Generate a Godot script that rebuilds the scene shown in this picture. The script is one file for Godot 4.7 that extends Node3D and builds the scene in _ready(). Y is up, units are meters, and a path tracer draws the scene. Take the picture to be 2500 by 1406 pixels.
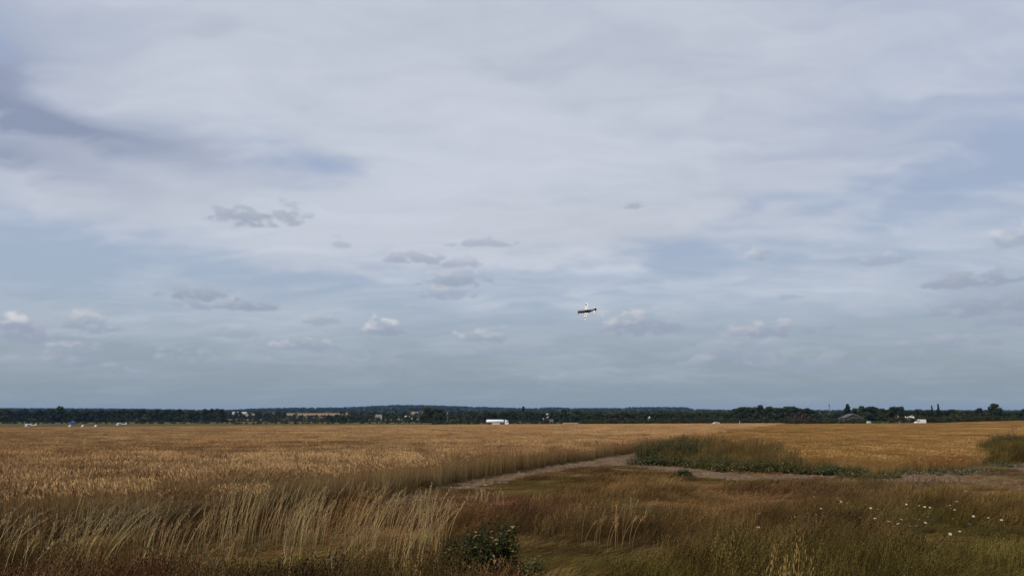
extends Node3D
# A ripe wheat field beyond a rough grass verge, an airfield and wooded hills behind it,
# and a fighter aircraft turning low over the fields. Metres, y up, the view is towards -z.
# Positions on the land are given as Vector2(east, distance north of the viewer).

const EYE := 1.8
var rng := RandomNumberGenerator.new()
var taken := {}
var soft := FastNoiseLite.new()      # slow drift over tens of metres
var fine := FastNoiseLite.new()      # variation over a metre or two

# ------------------------------------------------------------------ sky
const SW := 4096
const SH := 2048
var sky_rows: Array = []
var n_warp := FastNoiseLite.new()
var n_veil := FastNoiseLite.new()
var n_streak := FastNoiseLite.new()
var n_puff := FastNoiseLite.new()
# thick or thin places of the high cloud sheet: azimuth, elevation, half widths, tilt in degrees, amount
var veil_places: Array = [
	[-17.18, 18.24, 7.5, 1.6, -6.0, -1.05], [-33.57, 9.35, 9.0, 2.2, -4.0, -1.0], [-22.54, 9.92, 9.0, 1.0, -4.0, -0.40],
	[31.30, 22.00, 12.0, 5.0, 14.0, -0.42], [-28.52, 12.00, 9.0, 1.6, -3.0, -0.4], [33.21, 15.03, 9.5, 3.2, 16.0, -1.5], [21.78, 15.05, 7.0, 0.9, 12.0, -0.8], [13.06, 10.89, 9.0, 1.7, 2.0, -0.8], [0.00, 9.05, 10.0, 1.6, 4.0, -0.65],
	[-14.76, 9.64, 5.0, 0.7, 4.0, -0.5], [7.75, 14.08, 9.0, 1.5, 4.0, 0.9], [22.15, 12.20, 8.0, 1.0, -4.0, 0.5],
	[-5.90, 13.98, 14.0, 2.6, 0.0, 0.45], [-3.23, 26.11, 22.0, 8.0, 0.0, 0.35], [-27.43, 13.74, 9.0, 1.3, -3.0, 0.3], [-10.71, 11.58, 6.0, 1.3, 6.0, 0.45],
]
# grey undersides of thicker cloud
var dark_places: Array = [
	[-34.86, 20.60, 2.2, 1.6, 0.0, 0.7], [-33.55, 18.64, 5.5, 1.0, -7.0, 0.62], [-29.50, 18.10, 5.2, 1.15, -10.0, 0.85], [-24.42, 18.26, 4.6, 1.2, -12.0, 0.38], [-33.98, 23.01, 6.0, 2.6, 0.0, 0.34], [-31.31, 16.89, 8.0, 2.6, -4.0, 0.22],
	[-32.65, 16.27, 4.5, 1.3, -5.0, 0.45], [-29.99, 15.27, 5.0, 0.9, -8.0, 0.28], [32.57, 7.91, 6.0, 2.4, 4.0, 0.16],
]
# small cumulus: azimuth, elevation of the base, half width, height, opacity, whiteness of the top
var cumulus: Array = [
	[-19.76, 13.39, 2.6, 1.25, 0.55, 0.05], [-16.67, 13.77, 1.7, 1.35, 0.45, 0.1], [-12.96, 12.14, 0.9, 0.75, 0.3, 0.0], [-2.33, 12.47, 3.0, 0.6, 0.38, 0.0], [-7.08, 11.18, 2.6, 0.75, 0.5, 0.1],
	[-4.01, 11.00, 2.4, 0.7, 0.4, 0.4], [-4.30, 9.63, 3.0, 1.2, 0.55, 0.5], [-4.90, 8.66, 2.8, 0.9, 0.4, 0.5], [-22.41, 7.96, 2.9, 0.95, 0.75, 0.1], [-19.16, 7.38, 2.6, 0.85, 0.7, 0.35], [-22.63, 7.24, 1.4, 0.7, 0.5, 0.0],
	[-28.92, 5.62, 1.9, 1.15, 0.6, 0.55], [-32.73, 4.76, 2.4, 1.2, 0.75, 0.1], [-33.00, 5.31, 1.6, 1.0, 0.7, 0.95], [-29.29, 3.83, 2.0, 0.95, 0.6, 0.6], [-14.06, 6.55, 1.6, 0.8, 0.45, 0.6],
	[-19.87, 5.44, 3.0, 0.9, 0.4, 0.2], [-9.66, 5.88, 1.9, 1.25, 0.75, 0.95], [-15.13, 4.71, 2.6, 0.8, 0.6, 1.0], [-2.13, 5.41, 2.3, 1.1, 0.6, 0.75], [-26.59, 2.50, 1.7, 1.0, 0.35, 0.85],
	[-22.41, 3.62, 2.6, 1.0, 0.35, 0.8], [9.07, 6.16, 3.3, 1.7, 0.65, 0.6], [18.24, 5.58, 3.2, 1.1, 0.65, 0.5], [20.01, 8.00, 1.1, 0.35, 0.5, 0.0], [22.54, 5.84, 0.9, 0.4, 0.4, 0.0],
	[31.03, 8.25, 3.4, 1.0, 0.6, 0.05], [32.00, 6.48, 3.8, 1.4, 0.65, 0.0], [33.24, 5.68, 3.0, 0.9, 0.5, 0.0], [29.57, 4.40, 3.4, 0.8, 0.5, 0.2], [15.67, 4.11, 4.2, 1.6, 0.45, 0.25],
	[9.30, 15.09, 1.1, 0.5, 0.4, 0.0], [13.36, 3.37, 3.0, 0.9, 0.3, 0.9], [3.91, 2.40, 1.8, 0.8, 0.25, 0.9], [21.07, 3.09, 5.0, 1.3, 0.4, 0.2], [-10.46, 3.11, 5.0, 1.4, 0.3, 0.2], [0.00, 4.51, 5.0, 1.2, 0.3, 0.3],
	[26.15, 10.06, 2.2, 0.7, 0.3, 0.8], [18.24, 11.06, 1.2, 1.0, 0.35, 0.9], [33.47, 10.64, 2.0, 1.2, 0.35, 0.9], [-31.03, 2.84, 3.6, 1.0, 0.3, 0.5], [-20.02, 3.39, 3.2, 0.9, 0.3, 0.5],
]

func spots(list: Array, az: float, el: float) -> float:
	var s := 0.0
	for q in list:
		var dx: float = az - q[0]
		if dx > 180.0: dx -= 360.0
		elif dx < -180.0: dx += 360.0
		var dy: float = el - q[1]
		if absf(dx) > 30.0 or absf(dy) > 14.0: continue
		var t: float = q[4]
		var x: float = (dx * cos(t) + dy * sin(t)) / q[2]
		var y: float = (dy * cos(t) - dx * sin(t)) / q[3]
		var r := x * x + y * y
		if r < 7.0: s += q[5] * exp(-r)
	return s

func sky_row(row: int) -> void:
	var out := PackedFloat32Array()
	out.resize(SW * 4)
	var el := 90.0 - (row + 0.5) / SH * 180.0
	var clear: Array = [[0.0, 135, 149, 155], [1.5, 135, 149, 157], [4.0, 142, 157, 168], [8.0, 155, 173, 193], [12.0, 153, 171, 197], [20.0, 147, 164, 197], [35.0, 144, 163, 198], [90.0, 134, 156, 198]]
	var cr := 0.0; var cg := 0.0; var cb := 0.0
	for k in clear.size() - 1:
		if el >= clear[k][0]:
			var t: float = clampf((el - clear[k][0]) / (clear[k + 1][0] - clear[k][0]), 0, 1)
			cr = lerpf(clear[k][1], clear[k + 1][1], t); cg = lerpf(clear[k][2], clear[k + 1][2], t); cb = lerpf(clear[k][3], clear[k + 1][3], t)
	var near_clouds: Array = []
	for q in cumulus:
		if el > q[1] - q[3] * 0.7 - 0.6 and el < q[1] + q[3] * 1.7 + 0.6: near_clouds.append(q)
	var near_veil: Array = veil_places.filter(func(q): return absf(el - q[1]) < 14.0)
	var near_dark: Array = dark_places.filter(func(q): return absf(el - q[1]) < 10.0)
	var sy := sin(deg_to_rad(el)); var cy := cos(deg_to_rad(el))
	var bias := lerpf(0.10, 0.40, smoothstep(1.0, 8.0, el))
	bias = lerpf(bias, 0.82, smoothstep(8.5, 15.0, el))
	for col in SW:
		var az := (col + 0.5) / SW * 360.0
		if az > 180.0: az -= 360.0
		var a := deg_to_rad(az)
		var k := 1.0 / (sy + 0.16)
		var px := sin(a) * cy * k; var pz := cos(a) * cy * k
		var wx := n_warp.get_noise_2d(px * 2.0, pz * 2.0); var wz := n_warp.get_noise_2d(px * 2.0 + 70.0, pz * 2.0 - 40.0)
		var veil := n_veil.get_noise_2d((px + wx * 0.22) * 1.0, (pz + wz * 0.22) * 1.7)
		var streak := n_streak.get_noise_2d((px + wx * 0.10) * 3.0 + pz * 1.2, (pz + wz * 0.1) * 9.0)
		var thin := spots(near_veil, az + wx * 6.0, el + wz * 2.4)
		var v := bias + veil * 0.42 + streak * (0.13 - 0.2 * clampf(thin, -1.0, 0.0)) + thin * 0.62
		v = 0.22 + 0.78 * smoothstep(-0.2, 1.05, v)
		var light := 1.0 + veil * 0.04 + streak * 0.022
		var mixv := minf(v, 1.0) * 0.94
		var r := lerpf(cr, 198.0 * light, mixv); var g := lerpf(cg, 203.5 * light, mixv); var b := lerpf(cb, 215.0 * light, mixv)
		if el < 9.0:    # low sheet greyer through the depth of air
			var low := (1.0 - el / 9.0) * mixv
			r -= 43.0 * low; g -= 38.0 * low; b -= 39.0 * low
		if near_dark.size():
			var d := 0.68 * spots(near_dark, az + wx * 3.0 + streak * 2.0, el + wz * 0.7 + veil * 0.8 + streak * 0.5)
			if d > 0.004:
				d = clampf(d * (1.0 + streak * 0.5 + veil * 0.7), 0.0, 0.92)
				r = lerpf(r, 136.0, d); g = lerpf(g, 147.0, d); b = lerpf(b, 173.0, d)
		for q in near_clouds:
			var dx: float = az - q[0]
			if dx > 180.0: dx -= 360.0
			elif dx < -180.0: dx += 360.0
			var x: float = dx / q[2]
			if absf(x) > 1.7: continue
			var y: float = (el - q[1]) / q[3]
			var n := n_puff.get_noise_2d(az * 1.0 + q[1] * 31.0, el * 2.1)
			var yy: float = y / 0.36 if y < 0.0 else y
			var dens := smoothstep(-0.05, 0.75, 1.0 - x * x - yy * yy + n * 1.3 - 0.15)
			if dens <= 0.0: continue
			dens *= minf(q[4] * 1.3, 0.9)
			var top := smoothstep(0.05, 0.95, y + n * 0.55 - x * 0.18)
			var w: float = q[5]
			var hazy := clampf(el / 7.0, 0.35, 1.0)
			var kr := lerpf(152.0, lerpf(166.0, 224.0, w * hazy), top); var kg := lerpf(162.0, lerpf(173.0, 222.0, w * hazy), top); var kb := lerpf(180.0, lerpf(188.0, 223.0, w * hazy), top)
			r = lerpf(r, kr, dens); g = lerpf(g, kg, dens); b = lerpf(b, kb, dens)
		var at := col * 4
		out[at] = pow(r / 255.0, 2.2); out[at + 1] = pow(g / 255.0, 2.2); out[at + 2] = pow(b / 255.0, 2.2); out[at + 3] = 1.0
	sky_rows[row] = out

func make_sky() -> Sky:
	for q in [[n_warp, 11, 0.9, 4], [n_veil, 23, 0.75, 5], [n_streak, 37, 0.9, 4], [n_puff, 51, 0.55, 5]]:
		var n: FastNoiseLite = q[0]
		n.noise_type = FastNoiseLite.TYPE_SIMPLEX_SMOOTH
		n.seed = q[1]; n.frequency = q[2]; n.fractal_octaves = q[3]
	# the sky goes on all round in the same manner
	var r := RandomNumberGenerator.new()
	r.seed = 99
	for q in veil_places: q[4] = deg_to_rad(q[4])
	for q in dark_places: q[4] = deg_to_rad(q[4])
	for k in 44:
		var az := r.randf_range(42.0, 318.0)
		veil_places.append([az if az < 180.0 else az - 360.0, r.randf_range(9, 40), r.randf_range(6, 13), r.randf_range(1.2, 3.2), r.randf_range(-0.25, 0.25), -r.randf_range(0.5, 1.1)])
	for k in 12:
		var az := r.randf_range(45.0, 315.0)
		dark_places.append([az if az < 180.0 else az - 360.0, r.randf_range(12, 34), r.randf_range(3, 6), r.randf_range(0.9, 2.0), r.randf_range(-0.2, 0.2), r.randf_range(0.3, 0.8)])
	for k in 190:
		var az := r.randf_range(37.0, 323.0)
		cumulus.append([az if az < 180.0 else az - 360.0, r.randf_range(2.5, 14.0), r.randf_range(1.2, 3.8), r.randf_range(0.6, 1.5), r.randf_range(0.3, 0.7), r.randf_range(0.0, 0.9)])
	sky_rows.resize(SH)
	var job := WorkerThreadPool.add_group_task(sky_row, SH / 2)
	WorkerThreadPool.wait_for_group_task_completion(job)
	var data := PackedFloat32Array()
	for row in SH / 2: data.append_array(sky_rows[row])
	var below := PackedFloat32Array()
	below.resize(SW * 4)
	for c in SW:
		below[c * 4] = 0.20; below[c * 4 + 1] = 0.21; below[c * 4 + 2] = 0.21; below[c * 4 + 3] = 1.0
	for row in SH / 2: data.append_array(below)
	var im := Image.create_from_data(SW, SH, false, Image.FORMAT_RGBAF, data.to_byte_array())
	sky_rows.clear()
	var m := PanoramaSkyMaterial.new()
	m.panorama = ImageTexture.create_from_image(im)
	var s := Sky.new()
	s.sky_material = m
	return s

# ------------------------------------------------------------------ land
const FALL: Array = [[0.0, 0.0], [10.0, -0.1], [20.0, -0.35], [50.0, -0.65], [450.0, -4.9], [900.0, -7.2], [1200.0, -6.2]]
const RIDGE: Array = [[-1.0716, 42.0], [-0.4966, 30.0], [-0.3711, 18.0], [-0.3293, 30.0], [-0.2875, 36.0], [-0.2196, 37.0], [-0.1568, 54.0], [-0.1255, 56.0], [-0.0784, 48.0], [-0.0314, 40.0], [0.0261, 30.0], [0.0470, 40.0], [0.0784, 32.0], [0.1438, 34.0], [0.1490, 40.0], [0.2196, 40.0], [0.2352, 26.0], [0.2875, 20.0], [0.6534, 18.0], [1.0716, 24.0]]

func table(list: Array, x: float) -> float:
	if x <= list[0][0]: return list[0][1]
	for k in list.size() - 1:
		if x <= list[k + 1][0]:
			return lerpf(list[k][1], list[k + 1][1], (x - list[k][0]) / (list[k + 1][0] - list[k][0]))
	return list[-1][1]

func height(x: float, d: float) -> float:
	if d <= 0.0: return 0.0
	var g := table(FALL, d)
	g += 0.0062 * clampf(x, -320, 320) * clampf(d / 450.0, 0, 1) * (1.0 - clampf((d - 450.0) / 450.0, 0, 1))
	if d < 500.0: g += 1.5 * exp(-(pow((x - 215.0) / 45.0, 2) + pow((d - 290.0) / 45.0, 2)))
	if d > 1200.0:
		var top := table(RIDGE, x / d)
		g = lerpf(-6.2, top, pow(clampf((d - 1200.0) / 4300.0, 0, 1), 1.3))
		if d > 5600.0: g -= (d - 5600.0) * 0.006
	return g

func on_land(x: float, d: float, up := 0.0) -> Vector3:
	return Vector3(x, height(x, d) + up, -d)

# ------------------------------------------------------------------ mesh helpers
class Buf:
	var v := PackedVector3Array()
	var n := PackedVector3Array()
	var c := PackedColorArray()
	func tri(p: Vector3, q: Vector3, r: Vector3, col: Color, away = null) -> void:
		var m := (r - p).cross(q - p).normalized()
		if away != null and m.dot((p + q + r) / 3.0 - away) < 0.0:
			var t := q
			q = r; r = t; m = -m
		v.append(p); v.append(q); v.append(r)
		for i in 3:
			n.append(m); c.append(col)
	func tri3(p: Vector3, q: Vector3, r: Vector3, a: Color, b: Color, d: Color) -> void:
		var m := (r - p).cross(q - p).normalized()
		v.append(p); v.append(q); v.append(r)
		for i in 3: n.append(m)
		c.append(a); c.append(b); c.append(d)
	func quad(p: Vector3, q: Vector3, r: Vector3, s: Vector3, col: Color, away = null) -> void:
		tri(p, q, r, col, away); tri(p, r, s, col, away)
	func box(at: Vector3, half: Vector3, col: Color, b := Basis()) -> void:
		for ax in 3:
			for s in [-1.0, 1.0]:
				var e := [Vector3.RIGHT, Vector3.UP, Vector3.BACK]
				var m: Vector3 = b * (e[ax] * half[ax] * s)
				var u: Vector3 = b * (e[(ax + 1) % 3] * half[(ax + 1) % 3])
				var w: Vector3 = b * (e[(ax + 2) % 3] * half[(ax + 2) % 3])
				quad(at + m - u - w, at + m + u - w, at + m + u + w, at + m - u + w, col, at)
	func tube(p: Vector3, q: Vector3, r0: float, r1: float, sides: int, col: Color, caps := true) -> void:
		var ax := (q - p).normalized()
		var u := ax.cross(Vector3.RIGHT if absf(ax.x) < 0.8 else Vector3.UP).normalized()
		var w := ax.cross(u)
		var mid := (p + q) / 2.0
		for k in sides:
			var a := TAU * k / sides; var b := TAU * (k + 1) / sides
			var d0 := u * cos(a) + w * sin(a); var d1 := u * cos(b) + w * sin(b)
			quad(p + d0 * r0, p + d1 * r0, q + d1 * r1, q + d0 * r1, col, mid)
			if caps:
				tri(p, p + d0 * r0, p + d1 * r0, col, mid); tri(q, q + d0 * r1, q + d1 * r1, col, mid)
	# a solid of one convex outline (x, y), from z0 to z1
	func prism(outline: Array, z0: float, z1: float, col: Color, inset := 0.0) -> void:
		var mid := Vector3.ZERO
		for p in outline: mid += Vector3(p.x, p.y, 0) / outline.size()
		mid.z = (z0 + z1) / 2.0
		var m2 := Vector2(mid.x, mid.y)
		for k in outline.size():
			var a: Vector2 = outline[k]; var b: Vector2 = outline[(k + 1) % outline.size()]
			var ai := a.lerp(m2, inset); var bi := b.lerp(m2, inset)
			var e := inset * 1.2
			quad(Vector3(a.x, a.y, z0 + e), Vector3(b.x, b.y, z0 + e), Vector3(b.x, b.y, z1 - e), Vector3(a.x, a.y, z1 - e), col, mid)
			for s in [[z0, z0 + e], [z1, z1 - e]]:
				if inset > 0.0: quad(Vector3(a.x, a.y, s[1]), Vector3(b.x, b.y, s[1]), Vector3(bi.x, bi.y, s[0]), Vector3(ai.x, ai.y, s[0]), col, mid)
				tri(Vector3(m2.x, m2.y, s[0]), Vector3(ai.x, ai.y, s[0]), Vector3(bi.x, bi.y, s[0]), col, mid)
	func mesh() -> ArrayMesh:
		var a := []
		a.resize(Mesh.ARRAY_MAX)
		a[Mesh.ARRAY_VERTEX] = v; a[Mesh.ARRAY_NORMAL] = n; a[Mesh.ARRAY_COLOR] = c
		var m := ArrayMesh.new()
		m.add_surface_from_arrays(Mesh.PRIMITIVE_TRIANGLES, a)
		return m

# a smooth skin through rings of equal point count, closed at both ends
func loft(rings: Array, col: Color, closed := true) -> ArrayMesh:
	var st := SurfaceTool.new()
	st.begin(Mesh.PRIMITIVE_TRIANGLES)
	st.set_smooth_group(0)
	var n: int = rings[0].size()
	var vol := 0.0
	var tris: Array = []
	for k in rings.size() - 1:
		for i in n:
			var j := (i + 1) % n
			tris.append([rings[k][i], rings[k][j], rings[k + 1][j]]); tris.append([rings[k][i], rings[k + 1][j], rings[k + 1][i]])
	if closed:
		for k in [0, rings.size() - 1]:
			var mid := Vector3.ZERO
			for p in rings[k]: mid += p / n
			for i in n:
				var j := (i + 1) % n
				tris.append([mid, rings[k][j], rings[k][i]] if k == 0 else [mid, rings[k][i], rings[k][j]])
	for t in tris: vol += t[0].dot(t[1].cross(t[2]))
	for t in tris:
		for q in (t if vol < 0.0 else [t[0], t[2], t[1]]):
			st.set_color(col); st.add_vertex(q)
	st.generate_normals()
	return st.commit()

func ring(at: Vector3, rx: float, ry: float, n := 14, square := 2.0) -> PackedVector3Array:      # an oval across the z axis
	var out := PackedVector3Array()
	for k in n:
		var a := TAU * k / n
		var c := cos(a); var s := sin(a)
		out.append(at + Vector3(signf(c) * pow(absf(c), 2.0 / square) * rx, signf(s) * pow(absf(s), 2.0 / square) * ry, 0))
	return out

# ------------------------------------------------------------------ scene helpers
func numbered(called: String) -> String:
	taken[called] = taken.get(called, -1) + 1
	return called if taken[called] == 0 else "%s_%03d" % [called, taken[called]]

func tag(o: Node, label: String, category: String, group := "", kind := "") -> Node:
	if label: o.set_meta("label", label)
	if category: o.set_meta("category", category)
	if group: o.set_meta("group", group)
	if kind: o.set_meta("kind", kind)
	return o

func thing(called: String, label: String, category: String, at := Vector3.ZERO, turn := 0.0, group := "") -> Node3D:
	var o := Node3D.new()
	o.name = numbered(called)
	add_child(o)
	o.position = at; o.rotation.y = turn
	tag(o, label, category, group)
	return o

func part(called: String, mesh: Mesh, m: Material, parent: Node, at := Transform3D()) -> MeshInstance3D:
	var o := MeshInstance3D.new()
	o.name = called
	o.mesh = mesh; o.material_override = m; o.transform = at
	parent.add_child(o, true)
	return o

func again(source: Node3D, at: Vector3, turn: float, scale3: Vector3, label: String, group := "") -> Node3D:
	var o: Node3D = source.duplicate()
	o.name = numbered(String(source.name).trim_suffix("_" + String(source.name).get_slice("_", String(source.name).get_slice_count("_") - 1)) if String(source.name).right(3).is_valid_int() else String(source.name))
	add_child(o)
	o.position = at; o.rotation = Vector3(0, turn, 0); o.scale = scale3
	tag(o, label, "", group)
	return o

func struct(called: String, mesh: Mesh, m: Material) -> MeshInstance3D:
	var o := part(numbered(called), mesh, m, self)
	o.set_meta("kind", "structure")
	return o

func many(called: String, mesh: Mesh, m: Material, where: Array, tint: Array, parent: Node = self) -> MultiMeshInstance3D:
	var mm := MultiMesh.new()
	mm.transform_format = MultiMesh.TRANSFORM_3D
	mm.use_colors = true
	mm.mesh = mesh
	mm.instance_count = where.size()
	for k in where.size():
		mm.set_instance_transform(k, where[k]); mm.set_instance_color(k, tint[k])
	var o := MultiMeshInstance3D.new()
	o.name = numbered(called) if parent == self else called
	o.multimesh = mm; o.material_override = m
	o.set_meta("kind", "stuff")
	parent.add_child(o, true)
	return o

func paint(called: String, rough := 0.8, back := 0.0, metal := 0.0) -> StandardMaterial3D:
	var m := StandardMaterial3D.new()
	m.resource_name = called
	m.vertex_color_use_as_albedo = true
	m.roughness = rough; m.metallic = metal
	m.cull_mode = BaseMaterial3D.CULL_DISABLED
	if back > 0.0:
		m.metallic_specular = 0.06
		m.backlight_enabled = true
		m.backlight = Color(back, back, back).linear_to_srgb()
	return m

func rnd(a: float, b: float) -> float: return rng.randf_range(a, b)

func tone(c: Color, f: float) -> Color: return Color(c.r * f, c.g * f, c.b * f)

# ------------------------------------------------------------------ plants
# one blade or stalk: a narrow ribbon that bends towards lean
func blade(b: Buf, root: Vector3, h: float, lean: Vector3, w: float, low: Color, high: Color, segs := 3, droop := 0.0) -> Vector3:
	var side := Vector3(cos(root.x * 91.0 + root.z * 57.0), 0, sin(root.x * 91.0 + root.z * 57.0))
	var last := root
	for k in segs:
		var t := float(k + 1) / segs
		var p := root + Vector3.UP * h * (t - droop * t * t * t) + lean * t * t
		var w0 := w * (1.0 - float(k) / segs * 0.75); var w1 := w * (1.0 - t * 0.75)
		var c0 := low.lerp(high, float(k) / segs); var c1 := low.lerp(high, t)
		if k == segs - 1:
			b.tri3(last - side * w0, last + side * w0, p, c0, c0, c1)
		else:
			b.tri3(last - side * w0, last + side * w0, p + side * w1, c0, c0, c1)
			b.tri3(last - side * w0, p + side * w1, p - side * w1, c0, c1, c1)
		last = p
	return last

func ear(b: Buf, p: Vector3, way: Vector3, length: float, r: float, col: Color) -> void:
	var u := way.cross(Vector3(0.3, 0.2, 1)).normalized(); var w := way.cross(u)
	var m := p + way * length * 0.45; var e := p + way * length
	for k in 3:
		var a := TAU * k / 3.0; var c := TAU * (k + 1) / 3.0
		var d0 := (u * cos(a) + w * sin(a)) * r; var d1 := (u * cos(c) + w * sin(c)) * r
		b.tri(p, m + d0, m + d1, col, p.lerp(e, 0.45)); b.tri(e, m + d0, m + d1, col, p.lerp(e, 0.45))

const EAR := Color(0.46, 0.288, 0.138)
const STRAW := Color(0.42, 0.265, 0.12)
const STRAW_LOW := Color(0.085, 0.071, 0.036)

func wheat_patch(size: float, count: int, thick: float, sd: int) -> ArrayMesh:
	rng.seed = sd
	var b := Buf.new()
	for k in count:
		var root := Vector3(rnd(-0.5, 0.5) * size, 0, rnd(-0.5, 0.5) * size)
		var h := rnd(0.66, 0.88)
		var lean := Vector3(rnd(-0.06, 0.16), 0, rnd(-0.1, 0.1))
		var f := rnd(0.6, 1.3)
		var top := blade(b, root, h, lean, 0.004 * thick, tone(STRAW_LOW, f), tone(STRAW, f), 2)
		var bend := rnd(0.1, 1.1)
		ear(b, top - Vector3.UP * 0.01, Vector3(rnd(0.1, 0.9) * bend, 1.0 - bend * 0.55, rnd(-0.5, 0.5) * bend).normalized(), rnd(0.08, 0.12), 0.0105 * thick, tone(EAR, f * rnd(0.75, 1.25)))
		if k % 2 == 0:
			var a := rnd(0, TAU)
			blade(b, root + Vector3.UP * h * rnd(0.3, 0.62), rnd(0.1, 0.2), Vector3(cos(a), -0.3, sin(a)) * rnd(0.08, 0.2), 0.005 * thick, tone(STRAW_LOW, f * 1.1), tone(STRAW, f * 0.95), 2, 0.3)
	return b.mesh()

func barley_patch(size: float, count: int, thick: float, sd: int) -> ArrayMesh:
	rng.seed = sd
	var b := Buf.new()
	for k in count:
		var root := Vector3(rnd(-0.5, 0.5) * size, 0, rnd(-0.5, 0.5) * size)
		var h := rnd(0.36, 0.56)
		var f := rnd(0.8, 1.2)
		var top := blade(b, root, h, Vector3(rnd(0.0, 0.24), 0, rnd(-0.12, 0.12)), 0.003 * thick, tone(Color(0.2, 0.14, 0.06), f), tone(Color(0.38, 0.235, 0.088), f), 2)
		ear(b, top, Vector3(rnd(0.3, 1.0), rnd(-0.3, 0.5), rnd(-0.5, 0.5)).normalized(), rnd(0.1, 0.17), 0.007 * thick, tone(Color(0.41, 0.25, 0.094), f))
	return b.mesh()

# meadow tufts: kind 0 leafy, 1 fine stems with loose heads, 2 matted and bent over
func tuft(kind: int, sd: int) -> ArrayMesh:
	rng.seed = sd
	var b := Buf.new()
	var white := Color(1, 1, 1)
	var count: int = [30, 30, 30][kind]
	for k in count:
		var a := rnd(0, TAU); var rad := sqrt(rnd(0, 1)) * 0.17
		var root := Vector3(cos(a) * rad, 0, sin(a) * rad)
		var f := rnd(0.45, 1.0) + pow(rnd(0, 1), 3.0) * 0.6
		if kind == 0:
			blade(b, root, rnd(0.14, 0.34), Vector3(cos(a) * rnd(0, 0.14) + rnd(0, 0.1), 0, sin(a) * rnd(0, 0.14)), rnd(0.004, 0.007), tone(white, f * 0.8), tone(white, f), 3, rnd(0, 0.3))
		elif kind == 1:
			var top := blade(b, root, rnd(0.22, 0.46), Vector3(rnd(0.0, 0.2), 0, rnd(-0.08, 0.08)), 0.0026, tone(white, f * 0.85), tone(white, f), 3, 0.05)
			for j in 4:
				ear(b, top - Vector3(0.012, 0.03, 0) * j + Vector3(rnd(-0.012, 0.012), 0, rnd(-0.012, 0.012)), Vector3(rnd(0, 0.6), 1, rnd(-0.4, 0.4)).normalized(), rnd(0.022, 0.04), 0.0055, tone(white, f * 1.15))
		else:
			var turn := rnd(-0.5, 0.7)
			blade(b, root, rnd(0.1, 0.22), Vector3(cos(turn), 0, sin(turn)) * rnd(0.12, 0.34), rnd(0.0035, 0.006), tone(white, f * 0.85), tone(white, f * 1.05), 3, rnd(0.2, 0.6))
	return b.mesh()

# tall oat grass: long pale stems with narrow feathery heads, blown over to the east
func oat_grass(called: String, label: String, at: Vector2, spread: float, count: int, tall: float, lean: float, pale: Color, sd: int, group := "") -> Node3D:
	rng.seed = sd
	var o := thing(called, label, "grass tuft", on_land(at.x, at.y), 0.0, group)
	var stems := Buf.new(); var heads := Buf.new(); var leaves := Buf.new()
	for k in count:
		var a := rnd(0, TAU); var rad := sqrt(rnd(0, 1)) * spread
		var root := Vector3(cos(a) * rad, 0, sin(a) * rad * 0.6)
		var h := tall * rnd(0.62, 1.12)
		var f := rnd(0.7, 1.15)
		var way := Vector3(lean * h * rnd(0.2, 1.15) + rnd(-0.07, 0.06), 0, rnd(-0.10, 0.10))
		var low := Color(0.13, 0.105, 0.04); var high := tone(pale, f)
		var side := Vector3(0.0022, 0, 0.0006)
		var last := root
		var path: Array = []
		for s in 6:
			var t := (s + 1) / 6.0
			var p := root + Vector3.UP * h * (t - 0.10 * t * t * t) + way * t * t
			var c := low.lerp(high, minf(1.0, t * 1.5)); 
			stems.quad(last - side, last + side, p + side * 0.8, p - side * 0.8, c)
			last = p
			path.append(p)
		# the head: spikelets close along the top fifth of the stem
		var n := 13
		for s in n:
			var t := 0.78 + 0.24 * s / n
			var p := root + Vector3.UP * h * (t - 0.10 * t * t * t) + way * t * t
			var out := Vector3(rnd(-0.5, 1.0), rnd(0.7, 1.6), rnd(-0.8, 0.8)).normalized()
			var wide := sin(PI * (0.15 + 0.8 * s / n))
			ear(heads, p + Vector3(rnd(-0.010, 0.014), 0, rnd(-0.012, 0.012)) * wide, out, rnd(0.028, 0.048) * (0.6 + 0.5 * wide), 0.0052, tone(high, rnd(0.85, 1.25)))
		if k % 3 != 0:
			var b := rnd(0, TAU)
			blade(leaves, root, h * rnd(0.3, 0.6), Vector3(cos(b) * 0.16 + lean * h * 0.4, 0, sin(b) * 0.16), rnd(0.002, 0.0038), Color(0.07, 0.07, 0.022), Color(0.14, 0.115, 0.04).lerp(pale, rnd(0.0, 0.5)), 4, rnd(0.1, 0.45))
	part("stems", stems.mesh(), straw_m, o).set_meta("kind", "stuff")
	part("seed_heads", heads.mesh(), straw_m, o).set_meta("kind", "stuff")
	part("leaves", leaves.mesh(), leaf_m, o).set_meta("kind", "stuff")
	return o

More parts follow.
